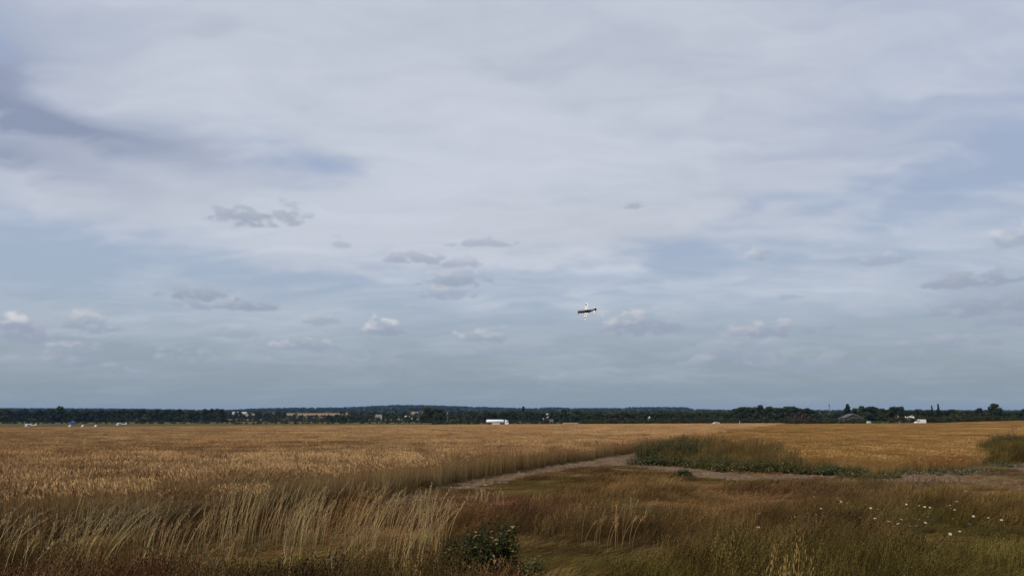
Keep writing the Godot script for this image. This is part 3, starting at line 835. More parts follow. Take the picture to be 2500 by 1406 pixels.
func make_trees() -> void:
	var green := Color(0.034, 0.046, 0.02)
	var broad: Array = []; var shrubs: Array = []; var cones: Array = []
	var low_trunk := trunk_mesh(1.6)
	for k in 7: broad.append(crown(400 + k, [7.5, 9.0, 8.0, 10.0, 7.0, 8.5, 9.5][k], [0.5, 0.3, 0.7, 0.4, 0.3, 0.6, 0.4][k], 0, [green, Color(0.03, 0.045, 0.022), Color(0.055, 0.066, 0.026), green, Color(0.046, 0.05, 0.018), Color(0.03, 0.04, 0.022), green][k]))
	for k in 4: shrubs.append(crown(420 + k, [11.0, 13.0, 10.0, 14.0][k], 0.5, 2, [Color(0.045, 0.045, 0.02), Color(0.038, 0.043, 0.018), Color(0.05, 0.044, 0.022), Color(0.042, 0.05, 0.018)][k]))
	for k in 3: cones.append(crown(440 + k, [6.0, 9.0, 3.6][k], 0.6, 1, Color(0.022, 0.033, 0.018)))
	var copper := crown(450, 9.0, 1.4, 0, Color(0.075, 0.05, 0.042))
	# belts: from and to (tangent of the bearing), distances, heights, how many, label, group
	# belts: from and to (tangent of the bearing), distances, heights, how many, what they look like, group, then stretches: where each ends and how it is found
	var belts: Array = [
		[-0.6691, -0.3685, 870, 960, 12.0, 16.0, 62, "dark tree", "trees of the long wood behind the airfield", [[-0.6221, "in the long wood left of the first parked aircraft"], [-0.5881, "in the wood right of the first parked aircraft"], [-0.5604, "in the wood between first aircraft and gazebo"], [-0.5306, "in the wood above the marker boards"], [-0.4966, "in the wood above the second aircraft"], [-0.4496, "in the wood right of the second aircraft"], [-0.4077, "in the wood above the pale field"], [-0.3398, "at the tapering right end of the long wood"]]],
		[-0.3685, -0.2196, 1080, 1230, 6.0, 9.0, 24, "small dark tree", "trees below the tan hillside field", [[-0.2927, "below the near end of the tan hillside field"], [-0.1830, "below the far end of the tan hillside field"]]],
		[-0.2352, -0.0418, 800, 940, 5.5, 9.0, 42, "dark hedge-line tree", "trees left of the tanker lorry", [[-0.1934, "at the foot of the tan hillside field"], [-0.1516, "under the blue hill's left shoulder"], [-0.1124, "just left of the big rounded trees"], [-0.0836, "in front of the big rounded trees"], [-0.0261, "between big rounded trees and tanker lorry"]]],
		[-0.1124, -0.0863, 740, 800, 13.5, 16.5, 5, "big rounded tree", "big rounded trees left of the tanker lorry", [[-0.0784, "in the clump rising left of the tanker lorry"]]],
		[-0.0523, 0.0941, 680, 1200, 8.5, 13.5, 50, "dark village tree", "village trees behind the tanker lorry", [[-0.0314, "just left of the tanker lorry's tank"], [-0.0052, "directly behind the tanker lorry"], [0.0209, "below the tower-like tree"], [0.0497, "among the pale village roofs"], [0.0993, "above the small tan field"]]],
		[0.0915, 0.2875, 560, 820, 7.0, 10.0, 46, "dark belt tree", "trees behind the white car", [[0.1307, "right of the small tan field"], [0.1725, "left of the bright white house"], [0.2143, "under the long flat-topped wood"], [0.2561, "left of the white car"], [0.2927, "right of the white car"]]],
		[0.2849, 0.3842, 640, 740, 11.5, 14.5, 30, "tall copse tree", "trees of the level-topped copse", [[0.3189, "in the left part of the level-topped copse"], [0.3502, "in the middle of the level-topped copse"], [0.3921, "at the mast end of the level-topped copse"]]],
		[0.3842, 0.4234, 600, 740, 6.0, 8.5, 9, "low dark tree", "trees around the mast", [[0.4286, "around the foot of the mast"]]],
		[0.4391, 0.4992, 560, 660, 9.5, 12.5, 17, "rounded dark tree", "trees between barn and van", [[0.5018, "between the grey barn and the white van"]]],
		[0.4966, 0.6639, 500, 700, 7.5, 10.5, 32, "dark roadside tree", "trees right of the white van", [[0.5384, "behind the white van"], [0.5802, "right of the two pointed conifers"], [0.6221, "below the large high-crowned tree"], [0.6743, "at the far right end of the belt"]]],
	]
	rng.seed = 500
	var first: Array = [null, null, null, null, null, null, null]
	for q in belts:
		var stretch := 0; var nth := 0
		for k in q[6]:
			var u := lerpf(q[0], q[1], (k + rnd(0.1, 0.9)) / q[6]); var d := rnd(q[2], q[3])
			var h := rnd(q[4], q[5]) / 10.0; var w := h * rnd(1.0, 1.4)
			var v := rng.randi() % 7
			while u > q[9][stretch][0] and stretch < q[9].size() - 1:
				stretch += 1; nth = 0
			nth += 1
			var label: String = "%s %s %s" % [NTH[nth - 1], q[7], q[9][stretch][1]]
			if first[v] == null:
				first[v] = thing("broadleaf_tree", label, "tree", on_land(u * d, d), rnd(0, TAU), q[8])
				part("trunk", low_trunk, dull_m, first[v]); part("crown", broad[v], tree_m, first[v])
				first[v].scale = Vector3(w, h, w)
			else:
				again(first[v], on_land(u * d, d), rnd(0, TAU), Vector3(w, h, w), label, q[8])
	# shrubs of the hedges
	var hedge_first: Array = [null, null, null, null]
	for q in [[-0.6534, -0.3607, 690, 740, 2.0, 3.6, 40, "low dark shrub", "shrubs along the airfield", [[-0.5959, "along the airfield behind the first aircraft"], [-0.5489, "along the airfield beside the gazebo"], [-0.4966, "along the airfield behind the second aircraft"], [-0.4339, "along the airfield right of the aircraft"], [-0.3398, "at the right end of the airfield hedge"]]],
			[-0.3607, -0.0993, 640, 700, 2.0, 3.4, 40, "low hedge shrub", "hedge shrubs left of the tanker lorry", [[-0.2980, "behind the wheat below the first hill"], [-0.2352, "behind the wheat below the tan hillside field"], [-0.1673, "behind the wheat under the blue hill"], [-0.0784, "behind the wheat below the big rounded trees"]]],
			[-0.1045, 0.0638, 545, 575, 2.4, 4.0, 34, "brownish roadside shrub", "hedge shrubs behind the tanker lorry", [[-0.0366, "left of the tanker lorry"], [-0.0026, "right behind the tanker lorry"], [0.0784, "around the square road sign"]]],
			[0.0910, 0.2666, 470, 500, 3.2, 4.8, 36, "brownish roadside shrub", "hedge shrubs left of the white car", [[0.1359, "right of the small tan field"], [0.1830, "below the bright white house"], [0.2248, "well left of the white car"], [0.2771, "just behind the white car"]]],
			[0.2614, 0.4548, 415, 440, 2.6, 4.2, 38, "brownish roadside shrub", "hedge shrubs between car and barn", [[0.3032, "at the white marker post"], [0.3502, "below the level-topped copse"], [0.3973, "below the reddish brown trees"], [0.4600, "in front of the grey barn"]]],
			[0.4809, 0.6639, 420, 450, 2.6, 5.0, 36, "dark roadside shrub", "hedge shrubs behind the white van", [[0.5306, "directly behind the white van"], [0.5698, "below the two pointed conifers"], [0.6168, "below the large high-crowned tree"], [0.6691, "at the far right end of the hedge"]]]]:
		var stretch := 0; var nth := 0
		for k in q[6]:
			var u := lerpf(q[0], q[1], (k + rnd(0.0, 1.0)) / q[6]); var d := rnd(q[2], q[3])
			var h := rnd(q[4], q[5]) / 10.0; var w := h * rnd(1.0, 1.5)
			var v := rng.randi() % 4
			while u > q[9][stretch][0] and stretch < q[9].size() - 1:
				stretch += 1; nth = 0
			nth += 1
			var label: String = "%s %s %s" % [NTH[nth - 1], q[7], q[9][stretch][1]]
			if hedge_first[v] == null:
				hedge_first[v] = thing("hedge_shrub", label, "shrub", on_land(u * d, d), rnd(0, TAU), q[8])
				part("crown", shrubs[v], tree_m, hedge_first[v])
				hedge_first[v].scale = Vector3(w, h, w)
			else:
				again(hedge_first[v], on_land(u * d, d), rnd(0, TAU), Vector3(w, h, w), label, q[8])
	# trees that stand out on the skyline
	for q in [["conifer", "narrow tower-like dark tree standing alone on the skyline behind the tanker lorry", cones[2], 0.0146, 1250, 20.0, 1.5], ["conifer", "broad cone-shaped dark tree beside the grey barn", cones[1], 0.4297, 590, 14.0, 1.05],
			["conifer", "taller pointed conifer rising right of the white van", cones[0], 0.5457, 520, 12.3, 0.62], ["conifer", "shorter pointed conifer just left of the tall one near the white van", cones[0], 0.5374, 530, 11.4, 0.55], ["conifer", "slim dark conifer among the roofs of the village", cones[2], 0.0721, 1150, 16.0, 1.0],
			["conifer", "small pointed tree on the skyline left of the tower-like tree", cones[0], -0.0016, 1250, 14.0, 0.8], ["conifer", "small pointed tree in the village below the flat-topped wood", cones[0], 0.0941, 1150, 13.0, 0.7], ["conifer", "dark conifer under the long flat-topped wood", cones[0], 0.2002, 900, 10.5, 0.8]]:
		var o := thing(q[0], q[1], "tree", on_land(q[3] * q[4], q[4]), 0.4)
		part("trunk", low_trunk, dull_m, o); part("crown", q[2], tree_m, o)
		o.scale = Vector3(q[6] * q[5] / 10.0, q[5] / 10.0, q[6] * q[5] / 10.0)
	for q in [["large rounded tree with a high crown near the end of the belt", 0.6168, 520, 13.0, 3], ["rounded tree rising over the long wood behind the airfield", -0.5792, 880, 18.5, 1], ["tall leafy tree right of the cone-shaped tree by the barn", 0.4475, 570, 12.5, 0], ["rounded tree above the copse left of the mast", 0.3178, 650, 15.2, 5]]:
		var o := thing("broadleaf_tree", q[0], "tree", on_land(q[1] * q[2], q[2]), 1.2)
		part("trunk", low_trunk, dull_m, o); part("crown", broad[q[4]], tree_m, o)
		o.scale = Vector3.ONE * q[3] / 10.0
	for q in [[0.3581, 560, 7.5, "leftmost"], [0.3670, 570, 8.5, "tallest, middle one"], [0.3753, 555, 7.0, "rightmost"]]:
		var o := thing("copper_beech", q[3] + " of three reddish brown trees before the level-topped copse", "tree", on_land(q[0] * q[1], q[1]), q[0] * 9.0, "reddish trees before the copse")
		part("trunk", low_trunk, dull_m, o); part("crown", copper, tree_m, o)
		o.scale = Vector3(1.2, 1, 1.2) * q[2] / 10.0
	# far woods that read as one mass
	rng.seed = 640
	var where: Array = [[], []]; var tint: Array = [[], []]
	var patch := FastNoiseLite.new()
	patch.seed = 3; patch.frequency = 0.004; patch.fractal_octaves = 2
	for k in 11000:
		var u := rnd(-0.9148, 0.9148); var d := 0.0; var h := rnd(8, 13)
		if k % 4 == 0: d = rnd(4700, 5600)
		elif k % 4 == 1 and u > -0.0627: d = rnd(1100, 3600)
		elif k % 4 == 1: d = rnd(2700, 5000)
		elif k % 4 == 2: d = 1300.0 * pow(rnd(0, 1), 1.2) + 1250.0
		else: d = rnd(960, 1250)
		var x := u * d
		if d < 1250.0 and u > -0.3711 and u < -0.0523: continue
		if u < -0.6743 and k % 3 == 0: d = rnd(880, 1000)
		if u > 0.6691 and k % 3 == 0: d = rnd(480, 700)
		x = u * d
		if d < 4800.0 and u > -0.3711 and u < -0.0157:
			# wooded only outside the fields
			var clearing := false
			for f in [[-0.3633, -0.1960, 1600, 2680], [-0.1516, -0.1072, 1900, 2720], [-0.0967, -0.0157, 1900, 2580], [-0.2875, -0.2091, 1250, 1570], [-0.1333, -0.0863, 1300, 1510]]:
				if u > f[0] and u < f[1] and d > f[2] and d < f[3]: clearing = true
			if clearing or patch.get_noise_2d(x, d) < -0.25 and d < 4000.0: continue
		h = rnd(8, 13) if d > 2000.0 else rnd(8, 14)
		var s := h / 10.0 * (1.0 if d < 2700.0 else 1.15)
		var j := rng.randi() % 2
		where[j].append(Transform3D(Basis(Vector3.UP, rnd(0, TAU)).scaled(Vector3(s * rnd(1.1, 1.6) * (1.0 if d < 2700.0 else 1.7), s, s * rnd(1.1, 1.6) * (1.0 if d < 2700.0 else 1.7))), on_land(x, d, -0.3)))
		var f := rnd(0.75, 1.25)
		tint[j].append(Color(f, f, f))
	var wood := thing("far_woods", "far-off dark woods over the blue hills and behind the village", "woods")
	wood.set_meta("kind", "stuff")
	for k in 2: many("trees", broad[k * 2], tree_m, where[k], tint[k], wood)
	# hedges as thin lines between the far fields
	where = []; tint = []
	for q in [[-0.3398, 1180, -0.1934, 1200, 90], [-0.3633, 1700, -0.1934, 1720, 70], [-0.3189, 2680, -0.1986, 2720, 60], [-0.5332, 1160, -0.2875, 1190, 120], [-0.6534, 1000, -0.5280, 960, 40], [-0.2039, 1310, -0.0836, 1330, 70], [-0.5332, 900, -0.3607, 895, 80], [-0.3607, 940, -0.1934, 960, 80]]:
		for k in q[4]:
			var t: float = (k + rnd(0, 1)) / q[4]
			var u := lerpf(q[0], q[2], t); var d := lerpf(q[1], q[3], t) + rnd(-4, 4)
			var s := rnd(0.18, 0.5)
			where.append(Transform3D(Basis(Vector3.UP, rnd(0, TAU)).scaled(Vector3(s * 1.4, s, s * 1.4)), on_land(u * d, d, -0.2)))
			var f := rnd(0.8, 1.2)
			tint.append(Color(f, f, f))
	tag(many("far_hedges", shrubs[0], tree_m, where, tint), "thin dark hedges between the tan fields on the slopes", "hedges")

# ------------------------------------------------------------------ houses, barn, mast, signs
func house(label: String, u: float, d: float, w: float, h: float, deep: float, turn: float, wall: Color, roof: Color, rise := 0.45) -> void:
	var o := thing("house", label, "house", on_land(u * d, d), turn)
	var b := Buf.new()
	b.box(Vector3(0, h / 2.0 - 0.3, 0), Vector3(w / 2.0, h / 2.0 + 0.3, deep / 2.0), wall)
	for s in [-1.0, 1.0]: b.tri(Vector3(s * w / 2.0, h, -deep / 2.0), Vector3(s * w / 2.0, h, deep / 2.0), Vector3(s * w / 2.0, h + deep * rise, 0), wall, Vector3(0, h, 0))
	part("wall", b.mesh(), dull_m, o)
	var r := Buf.new()
	for s in [-1.0, 1.0]:
		var slope := Basis(Vector3.RIGHT, s * atan(rise * 2.0))
		r.box(Vector3(0, h + deep * rise / 2.0 + 0.06, s * deep / 4.0), Vector3(w / 2.0 + 0.3, 0.1, deep / 4.0 * sqrt(1.0 + 4.0 * rise * rise) + 0.2), roof, slope)
	var rf := part("roof", r.mesh(), dull_m, o)
	var c := Buf.new()
	c.box(Vector3(w * 0.36, h + deep * rise + 0.4, 0), Vector3(0.4, 0.9, 0.35), Color(0.2, 0.13, 0.1))
	part("chimney", c.mesh(), dull_m, rf)
	var n := int(w / 2.6)
	for k in n:
		for s in ([1.5, 4.0] if h > 4.5 else [1.5]):
			var f := Buf.new()
			f.box(Vector3((k + 0.5) / n * w - w / 2.0, s, deep / 2.0 + 0.02), Vector3(0.5, 0.55, 0.03), Color(0.03, 0.035, 0.04))
			part("window", f.mesh(), glass_m, o)

func make_far_things() -> void:
	var white := Color(0.72, 0.70, 0.66); var cream := Color(0.55, 0.49, 0.40); var slate := Color(0.16, 0.155, 0.155); var red := Color(0.22, 0.12, 0.09); var grey := Color(0.4, 0.4, 0.39)
	house("long low white building at the edge of the wood, nearest the airfield planes", -0.5065, 1000, 9.0, 2.6, 5, 0.1, white, grey, 0.25)
	house("small white gable at the foot of the long wood", -0.4642, 1080, 4.0, 4.0, 5, 1.4, white, slate)
	house("low white house on the pale field at the end of the wood", -0.4198, 1130, 9.0, 3.0, 6, 0.2, white, grey, 0.3)
	house("wide cream house with a pale roof beside the dark belt", -0.4009, 1080, 12.0, 4.0, 7, -0.2, Color(0.62, 0.55, 0.47), Color(0.4, 0.36, 0.32))
	house("small white house right of the wide cream house", -0.3926, 1060, 5.0, 3.8, 6, 0.9, white, slate)
	house("white gabled house at the left end of the tree belt", -0.3868, 1050, 4.5, 5.2, 6, 1.45, white, slate)
	house("far long white shed on the first hill", -0.3481, 2700, 48.0, 5.0, 14, 0.0, Color(0.6, 0.6, 0.6), Color(0.5, 0.5, 0.5), 0.15)
	house("far white barn on the first hill", -0.3696, 2600, 10.0, 5.0, 9, 0.0, white, grey)
	house("white house below the blue hill", -0.1129, 2000, 9.0, 5.5, 8, 1.3, white, slate)
	house("cream house among trees left of the big rounded trees", -0.1704, 1180, 9.0, 4.0, 7, 0.3, cream, slate)
	house("pale bungalow behind the hedge line left of the big rounded trees", -0.1317, 1020, 10.0, 3.2, 7, 0.1, cream, grey)
	house("white gable wall high in the village", 0.0418, 1180, 6.0, 5.0, 8, 1.35, white, slate)
	house("wide house with a pale grey roof in the middle of the village", 0.0439, 1000, 13.0, 4.2, 9, -0.35, cream, Color(0.38, 0.38, 0.37), 0.55)
	house("tall narrow white house at the top of the village", 0.0502, 1260, 5.0, 7.0, 6, 1.3, white, slate)
	house("small pale house low in the village below the grey roof", 0.0434, 860, 7.0, 3.0, 6, 0.1, Color(0.45, 0.46, 0.45), grey, 0.4)
	house("white house below the small flat-topped wood", 0.0978, 1240, 7.0, 5.0, 7, 0.4, white, slate)
	house("narrow white gable below the small flat-topped wood", 0.1035, 1180, 4.0, 6.0, 6, 1.4, white, red)
	house("pale house right of the small flat-topped wood", 0.1291, 1200, 8.0, 4.5, 7, 0.6, Color(0.5, 0.48, 0.45), slate)
	house("grey-green glasshouse roof among the trees", 0.1485, 900, 9.0, 3.2, 6, 0.0, Color(0.35, 0.4, 0.38), Color(0.36, 0.4, 0.39), 0.35)
	house("bright white house among dark trees left of the white car", 0.1777, 690, 3.4, 4.8, 5, 1.2, white, slate)
	house("brick house with a brown roof under the long flat-topped wood", 0.1845, 1150, 14.0, 5.0, 9, 0.1, Color(0.3, 0.22, 0.18), Color(0.24, 0.2, 0.19))
	house("second brick house in the row under the long flat-topped wood", 0.1945, 1120, 10.0, 5.0, 8, -0.3, Color(0.42, 0.36, 0.31), Color(0.25, 0.2, 0.19))
	house("pale house at the right end of the row under the wood", 0.2086, 1020, 6.5, 5.0, 7, 1.1, Color(0.55, 0.5, 0.44), red)
	house("white gabled house among trees right of the white car", 0.2922, 720, 3.0, 5.0, 4, 1.3, Color(0.6, 0.6, 0.6), slate)
	house("low shed with a pale roof left of the barn", 0.4234, 545, 5.0, 2.6, 5, 0.0, Color(0.3, 0.3, 0.3), Color(0.5, 0.5, 0.5), 0.2)
	house("low pale shed behind the green hedge left of the van", 0.4914, 500, 4.0, 2.6, 4, 0.4, Color(0.35, 0.35, 0.34), Color(0.4, 0.4, 0.4), 0.2)
	house("white-roofed shed behind the hedge just left of the van", 0.5076, 500, 4.5, 2.9, 4, -0.2, Color(0.4, 0.4, 0.4), Color(0.68, 0.68, 0.66), 0.25)
	# the grey barn
	var d := 520.0; var x := 0.4360 * d
	var barn := thing("barn", "dark grey barn with a wide low-pitched roof and pale verge board", "barn", on_land(x, d), -0.15)
	var bw := 11.0
	var b := Buf.new()
	b.prism([Vector2(-bw / 2, -0.3), Vector2(bw / 2, -0.3), Vector2(bw / 2, 3.4), Vector2(0, 5.9), Vector2(-bw / 2, 3.4)], -12.0, 0.0, Color(0.05, 0.05, 0.05))
	part("wall", b.mesh(), dull_m, barn)
	for s in [-1.0, 1.0]:
		var r := Buf.new()
		var slope := Basis(Vector3.BACK, -s * atan(2.5 / 5.5))
		r.box(Vector3(s * 2.85, 4.75, -5.9), Vector3(3.2, 0.09, 6.4), Color(0.07, 0.07, 0.072), slope)
		part("roof", r.mesh(), dull_m, barn)
		var v := Buf.new()
		v.box(Vector3(s * 2.85, 4.58, 0.56), Vector3(3.2, 0.15, 0.06), Color(0.17, 0.17, 0.17), slope)
		part("verge_board", v.mesh(), dull_m, barn)
	var door := Buf.new()
	door.box(Vector3(-2.0, 1.6, 0.06), Vector3(2.0, 1.9, 0.05), Color(0.06, 0.06, 0.06))
	part("door", door.mesh(), dull_m, barn)
	# the mast
	d = 900.0; x = 0.4062 * d
	var mast := thing("mast", "thin grey lattice mast rising above the trees right of the copse", "mast", on_land(x, d))
	var pole := Buf.new(); var brace := Buf.new()
	for k in 3:
		var a := TAU * k / 3.0; var c := TAU * (k + 1) / 3.0
		pole.tube(Vector3(cos(a), 0, sin(a)) * 0.7, Vector3(cos(a) * 0.45, 20.0, sin(a) * 0.45), 0.12, 0.1, 5, Color(0.13, 0.14, 0.16))
		for s in 10: brace.tube(Vector3(cos(a) * 0.6, s * 2.0, sin(a) * 0.6), Vector3(cos(c) * 0.58, s * 2.0 + 2.0, sin(c) * 0.58), 0.05, 0.05, 4, Color(0.13, 0.14, 0.16))
	part("legs", pole.mesh(), dull_m, mast); part("bracing", brace.mesh(), dull_m, mast).set_meta("kind", "stuff")
	for k in 3:
		var p := Buf.new()
		var a := TAU * k / 3.0
		p.box(Vector3(cos(a) * 0.75, 19.2, sin(a) * 0.75), Vector3(0.22, 1.3, 0.22), Color(0.2, 0.21, 0.23), Basis(Vector3.UP, -a))
		part("antenna", p.mesh(), dull_m, mast)
	# a smaller mast on the wood behind the airfield
	d = 1400.0
	var thin := thing("mast", "faint thin mast over the dip in the long wood", "mast", on_land(-0.5468 * d, d))
	var tp := Buf.new()
	tp.tube(Vector3.ZERO, Vector3(0, 16.5, 0), 0.45, 0.35, 6, Color(0.10, 0.11, 0.13)); tp.box(Vector3(0, 16.0, 0), Vector3(0.8, 1.0, 0.8), Color(0.10, 0.11, 0.13))
	part("pole", tp.mesh(), dull_m, thin)
	# sign frame beside the road
	d = 505.0
	var sign := thing("road_sign", "grey back of a square road sign on two posts, right of the tanker", "sign", on_land(0.0502 * d, d), 0.1)
	var pn := Buf.new()
	pn.box(Vector3(0, 2.75, 0), Vector3(1.15, 0.75, 0.03), Color(0.16, 0.16, 0.16))
	part("panel", pn.mesh(), dull_m, sign)
	for s in [-1.0, 1.0]:
		var q := Buf.new()
		q.tube(Vector3(s * 1.05, -0.2, 0.07), Vector3(s * 1.05, 3.6, 0.07), 0.09, 0.09, 6, Color(0.3, 0.3, 0.29))
		part("post", q.mesh(), dull_m, sign)
	d = 392.0
	var post := thing("marker_post", "slim white roadside post right of the white car", "post", on_land(0.2906 * d, d))
	var pb := Buf.new()
	pb.box(Vector3(0, 1.0, 0), Vector3(0.09, 1.1, 0.06), Color(0.6, 0.6, 0.58)); pb.box(Vector3(0, 2.12, 0), Vector3(0.1, 0.03, 0.07), Color(0.5, 0.5, 0.48))
	part("shaft", pb.mesh(), dull_m, post)

# ------------------------------------------------------------------ vehicles
func wheel(parent: Node, at: Vector3, r: float, w: float) -> void:
	var t := Buf.new()
	t.tube(at - Vector3(0, 0, w / 2), at + Vector3(0, 0, w / 2), r, r, 16, Color(0.02, 0.02, 0.02))
	var o := part("wheel", t.mesh(), dull_m, parent)
	var h := Buf.new()
	h.tube(at - Vector3(0, 0, w / 2 + 0.012), at + Vector3(0, 0, w / 2 + 0.012), r * 0.58, r * 0.58, 12, Color(0.3, 0.3, 0.31))
	part("rim", h.mesh(), paint_m, o)

func make_vehicles() -> void:
	var white := Color(0.8, 0.8, 0.79)
	# tanker lorry, cab to the east
	var d := 512.0
	var t := thing("tanker_lorry", "white tanker lorry with a long rounded tank on the road behind the wheat", "lorry", on_land(-0.0188 * d, d, -0.35), 0.05)
	var rings: Array = []
	for q in [[-7.2, 0.55], [-7.05, 0.85], [-6.75, 1.0], [4.0, 1.0], [4.25, 0.86], [4.35, 0.55]]:
		var ro := PackedVector3Array()
		for p in ring(Vector3.ZERO, 1.22 * q[1], 1.05 * q[1], 20, 2.6): ro.append(Vector3(q[0], p.y + 2.75, p.x))
		rings.append(ro)
	var tank := part("tank", loft(rings, white), paint_m, t)
	var walk := Buf.new()
	walk.box(Vector3(-1.4, 3.84, 0), Vector3(5.0, 0.05, 0.3), Color(0.5, 0.5, 0.5))
	part("walkway", walk.mesh(), dull_m, tank)
	var ch := Buf.new()
	ch.box(Vector3(-1.5, 1.35, 0), Vector3(5.6, 0.18, 0.5), Color(0.08, 0.08, 0.08)); ch.box(Vector3(4.6, 0.95, 0), Vector3(2.6, 0.14, 0.45), Color(0.06, 0.06, 0.06))
	part("chassis", ch.mesh(), dull_m, t)
	for s in [-1.0, 1.0]:
		var sk := Buf.new()
		sk.box(Vector3(-0.9, 1.25, s * 1.16), Vector3(2.6, 0.42, 0.03), Color(0.62, 0.62, 0.6))
		part("side_skirt", sk.mesh(), paint_m, t)
		for x in [-6.2, -4.9, -3.6]: wheel(t, Vector3(x, 0.52, s * 0.98), 0.52, 0.36)
		for x in [3.5, 6.6]: wheel(t, Vector3(x, 0.52, s * 0.98), 0.52, 0.36)
	var cab := Buf.new()
	cab.prism([Vector2(4.95, 0.7), Vector2(7.25, 0.7), Vector2(7.35, 1.9), Vector2(7.05, 2.95), Vector2(4.95, 2.95)], -1.22, 1.22, white, 0.03)
	var cb := part("cab", cab.mesh(), paint_m, t)
	var fair := Buf.new()
	fair.prism([Vector2(4.95, 2.96), Vector2(6.9, 2.96), Vector2(6.5, 3.45), Vector2(5.6, 3.75), Vector2(4.95, 3.8)], -1.1, 1.1, white, 0.04)
	part("wind_deflector", fair.mesh(), paint_m, cb)
	for s in [-1.0, 1.0]:
		var g := Buf.new()
		g.prism([Vector2(5.9, 2.0), Vector2(7.1, 2.0), Vector2(6.95, 2.7), Vector2(5.9, 2.7)], s * 1.225 - 0.01, s * 1.225 + 0.01, Color(0.03, 0.035, 0.04))
		part("side_window", g.mesh(), glass_m, cb)
		var hl := Buf.new()
		hl.box(Vector3(7.27, 0.95, s * 0.9), Vector3(0.05, 0.12, 0.2), Color(0.7, 0.7, 0.7))
		part("headlight", hl.mesh(), paint_m, cb)
	var ws := Buf.new()
	ws.quad(Vector3(7.365, 1.95, -1.05), Vector3(7.365, 1.95, 1.05), Vector3(7.1, 2.88, 1.05), Vector3(7.1, 2.88, -1.05), Color(0.03, 0.035, 0.04), Vector3(5, 2, 0))
	part("windscreen", ws.mesh(), glass_m, cb)
	# white hatchback, bonnet to the west
	d = 386.0
	var c := thing("parked_car", "white hatchback car on the road, showing just above the crop", "car", on_land(0.2593 * d, d, 0.05), 0.06)
	var body := Buf.new()
	body.prism([Vector2(-2.1, 0.35), Vector2(2.05, 0.35), Vector2(2.12, 0.75), Vector2(2.02, 0.98), Vector2(-1.0, 0.98), Vector2(-2.0, 0.78), Vector2(-2.16, 0.58)], -0.86, 0.86, Color(0.7, 0.71, 0.72), 0.04)
	part("body", body.mesh(), paint_m, c)
	var top := Buf.new()
	top.prism([Vector2(-1.15, 0.97), Vector2(2.0, 0.97), Vector2(1.72, 1.42), Vector2(1.2, 1.52), Vector2(0.1, 1.5), Vector2(-0.35, 1.42)], -0.74, 0.74, Color(0.72, 0.73, 0.74), 0.07)
	part("roof", top.mesh(), paint_m, c)
	for s in [-1.0, 1.0]:
		for q in [[Vector2(-0.75, 1.02), Vector2(0.42, 1.02), Vector2(0.42, 1.38), Vector2(-0.22, 1.38)], [Vector2(0.52, 1.02), Vector2(1.62, 1.02), Vector2(1.42, 1.36), Vector2(0.52, 1.38)]]:
			var g := Buf.new()
			g.prism(q, s * 0.745 - 0.008, s * 0.745 + 0.008, Color(0.03, 0.04, 0.045))
			part("side_window", g.mesh(), glass_m, c)
		for x in [-1.35, 1.3]: wheel(c, Vector3(x, 0.31, s * 0.76), 0.31, 0.21)
		var h := Buf.new()
		h.box(Vector3(-2.08, 0.66, s * 0.62), Vector3(0.05, 0.07, 0.16), Color(0.7, 0.7, 0.7))
		part("headlight", h.mesh(), paint_m, c)
		var tl := Buf.new()
		tl.box(Vector3(2.09, 0.85, s * 0.68), Vector3(0.04, 0.12, 0.12), Color(0.3, 0.02, 0.02))
		part("tail_light", tl.mesh(), paint_m, c)
	# white van, bonnet to the west
	d = 378.0
	var v := thing("delivery_van", "white high-roofed van at the far edge of the barley", "van", on_land(0.5206 * d, d, 0.05), 0.1)
	var vb := Buf.new()
	vb.prism([Vector2(-0.9, 0.4), Vector2(2.6, 0.4), Vector2(2.65, 2.05), Vector2(2.5, 2.25), Vector2(-0.6, 2.25), Vector2(-0.9, 2.1)], -0.95, 0.95, Color(0.76, 0.76, 0.75), 0.03)
	part("body", vb.mesh(), paint_m, v)
	var nose := Buf.new()
	nose.prism([Vector2(-2.55, 0.4), Vector2(-0.88, 0.4), Vector2(-0.88, 2.12), Vector2(-1.05, 2.05), Vector2(-1.8, 1.25), Vector2(-2.5, 1.02)], -0.92, 0.92, Color(0.76, 0.76, 0.75), 0.03)
	part("bonnet", nose.mesh(), paint_m, v)
	for s in [-1.0, 1.0]:
		var g := Buf.new()
		g.prism([Vector2(-1.6, 1.3), Vector2(-0.7, 1.3), Vector2(-0.7, 1.95), Vector2(-1.05, 1.92)], s * 0.955 - 0.008, s * 0.955 + 0.008, Color(0.03, 0.035, 0.04))
		part("side_window", g.mesh(), glass_m, v)
		for x in [-1.7, 1.6]: wheel(v, Vector3(x, 0.36, s * 0.82), 0.36, 0.24)
	var vw := Buf.new()
	vw.quad(Vector3(-1.83, 1.28, -0.8), Vector3(-1.83, 1.28, 0.8), Vector3(-1.1, 2.06, 0.75), Vector3(-1.1, 2.06, -0.75), Color(0.03, 0.035, 0.04), Vector3(0, 1, 0))
	part("windscreen", vw.mesh(), glass_m, v)
	# pale covered trailer by the green hedge
	d = 392.0
	var tr := thing("covered_trailer", "small pale green covered trailer in front of the bright green hedge", "trailer", on_land(0.4553 * d, d), 0.2)
	var tb := Buf.new()
	tb.prism([Vector2(-0.9, 0.55), Vector2(0.9, 0.55), Vector2(0.85, 1.3), Vector2(0.3, 1.65), Vector2(-0.4, 1.65), Vector2(-0.88, 1.25)], -0.7, 0.7, Color(0.36, 0.42, 0.38), 0.05)
	part("cover", tb.mesh(), dull_m, tr)
	for s in [-1.0, 1.0]: wheel(tr, Vector3(0.1, 0.3, s * 0.78), 0.3, 0.16)
	rng.seed = 911
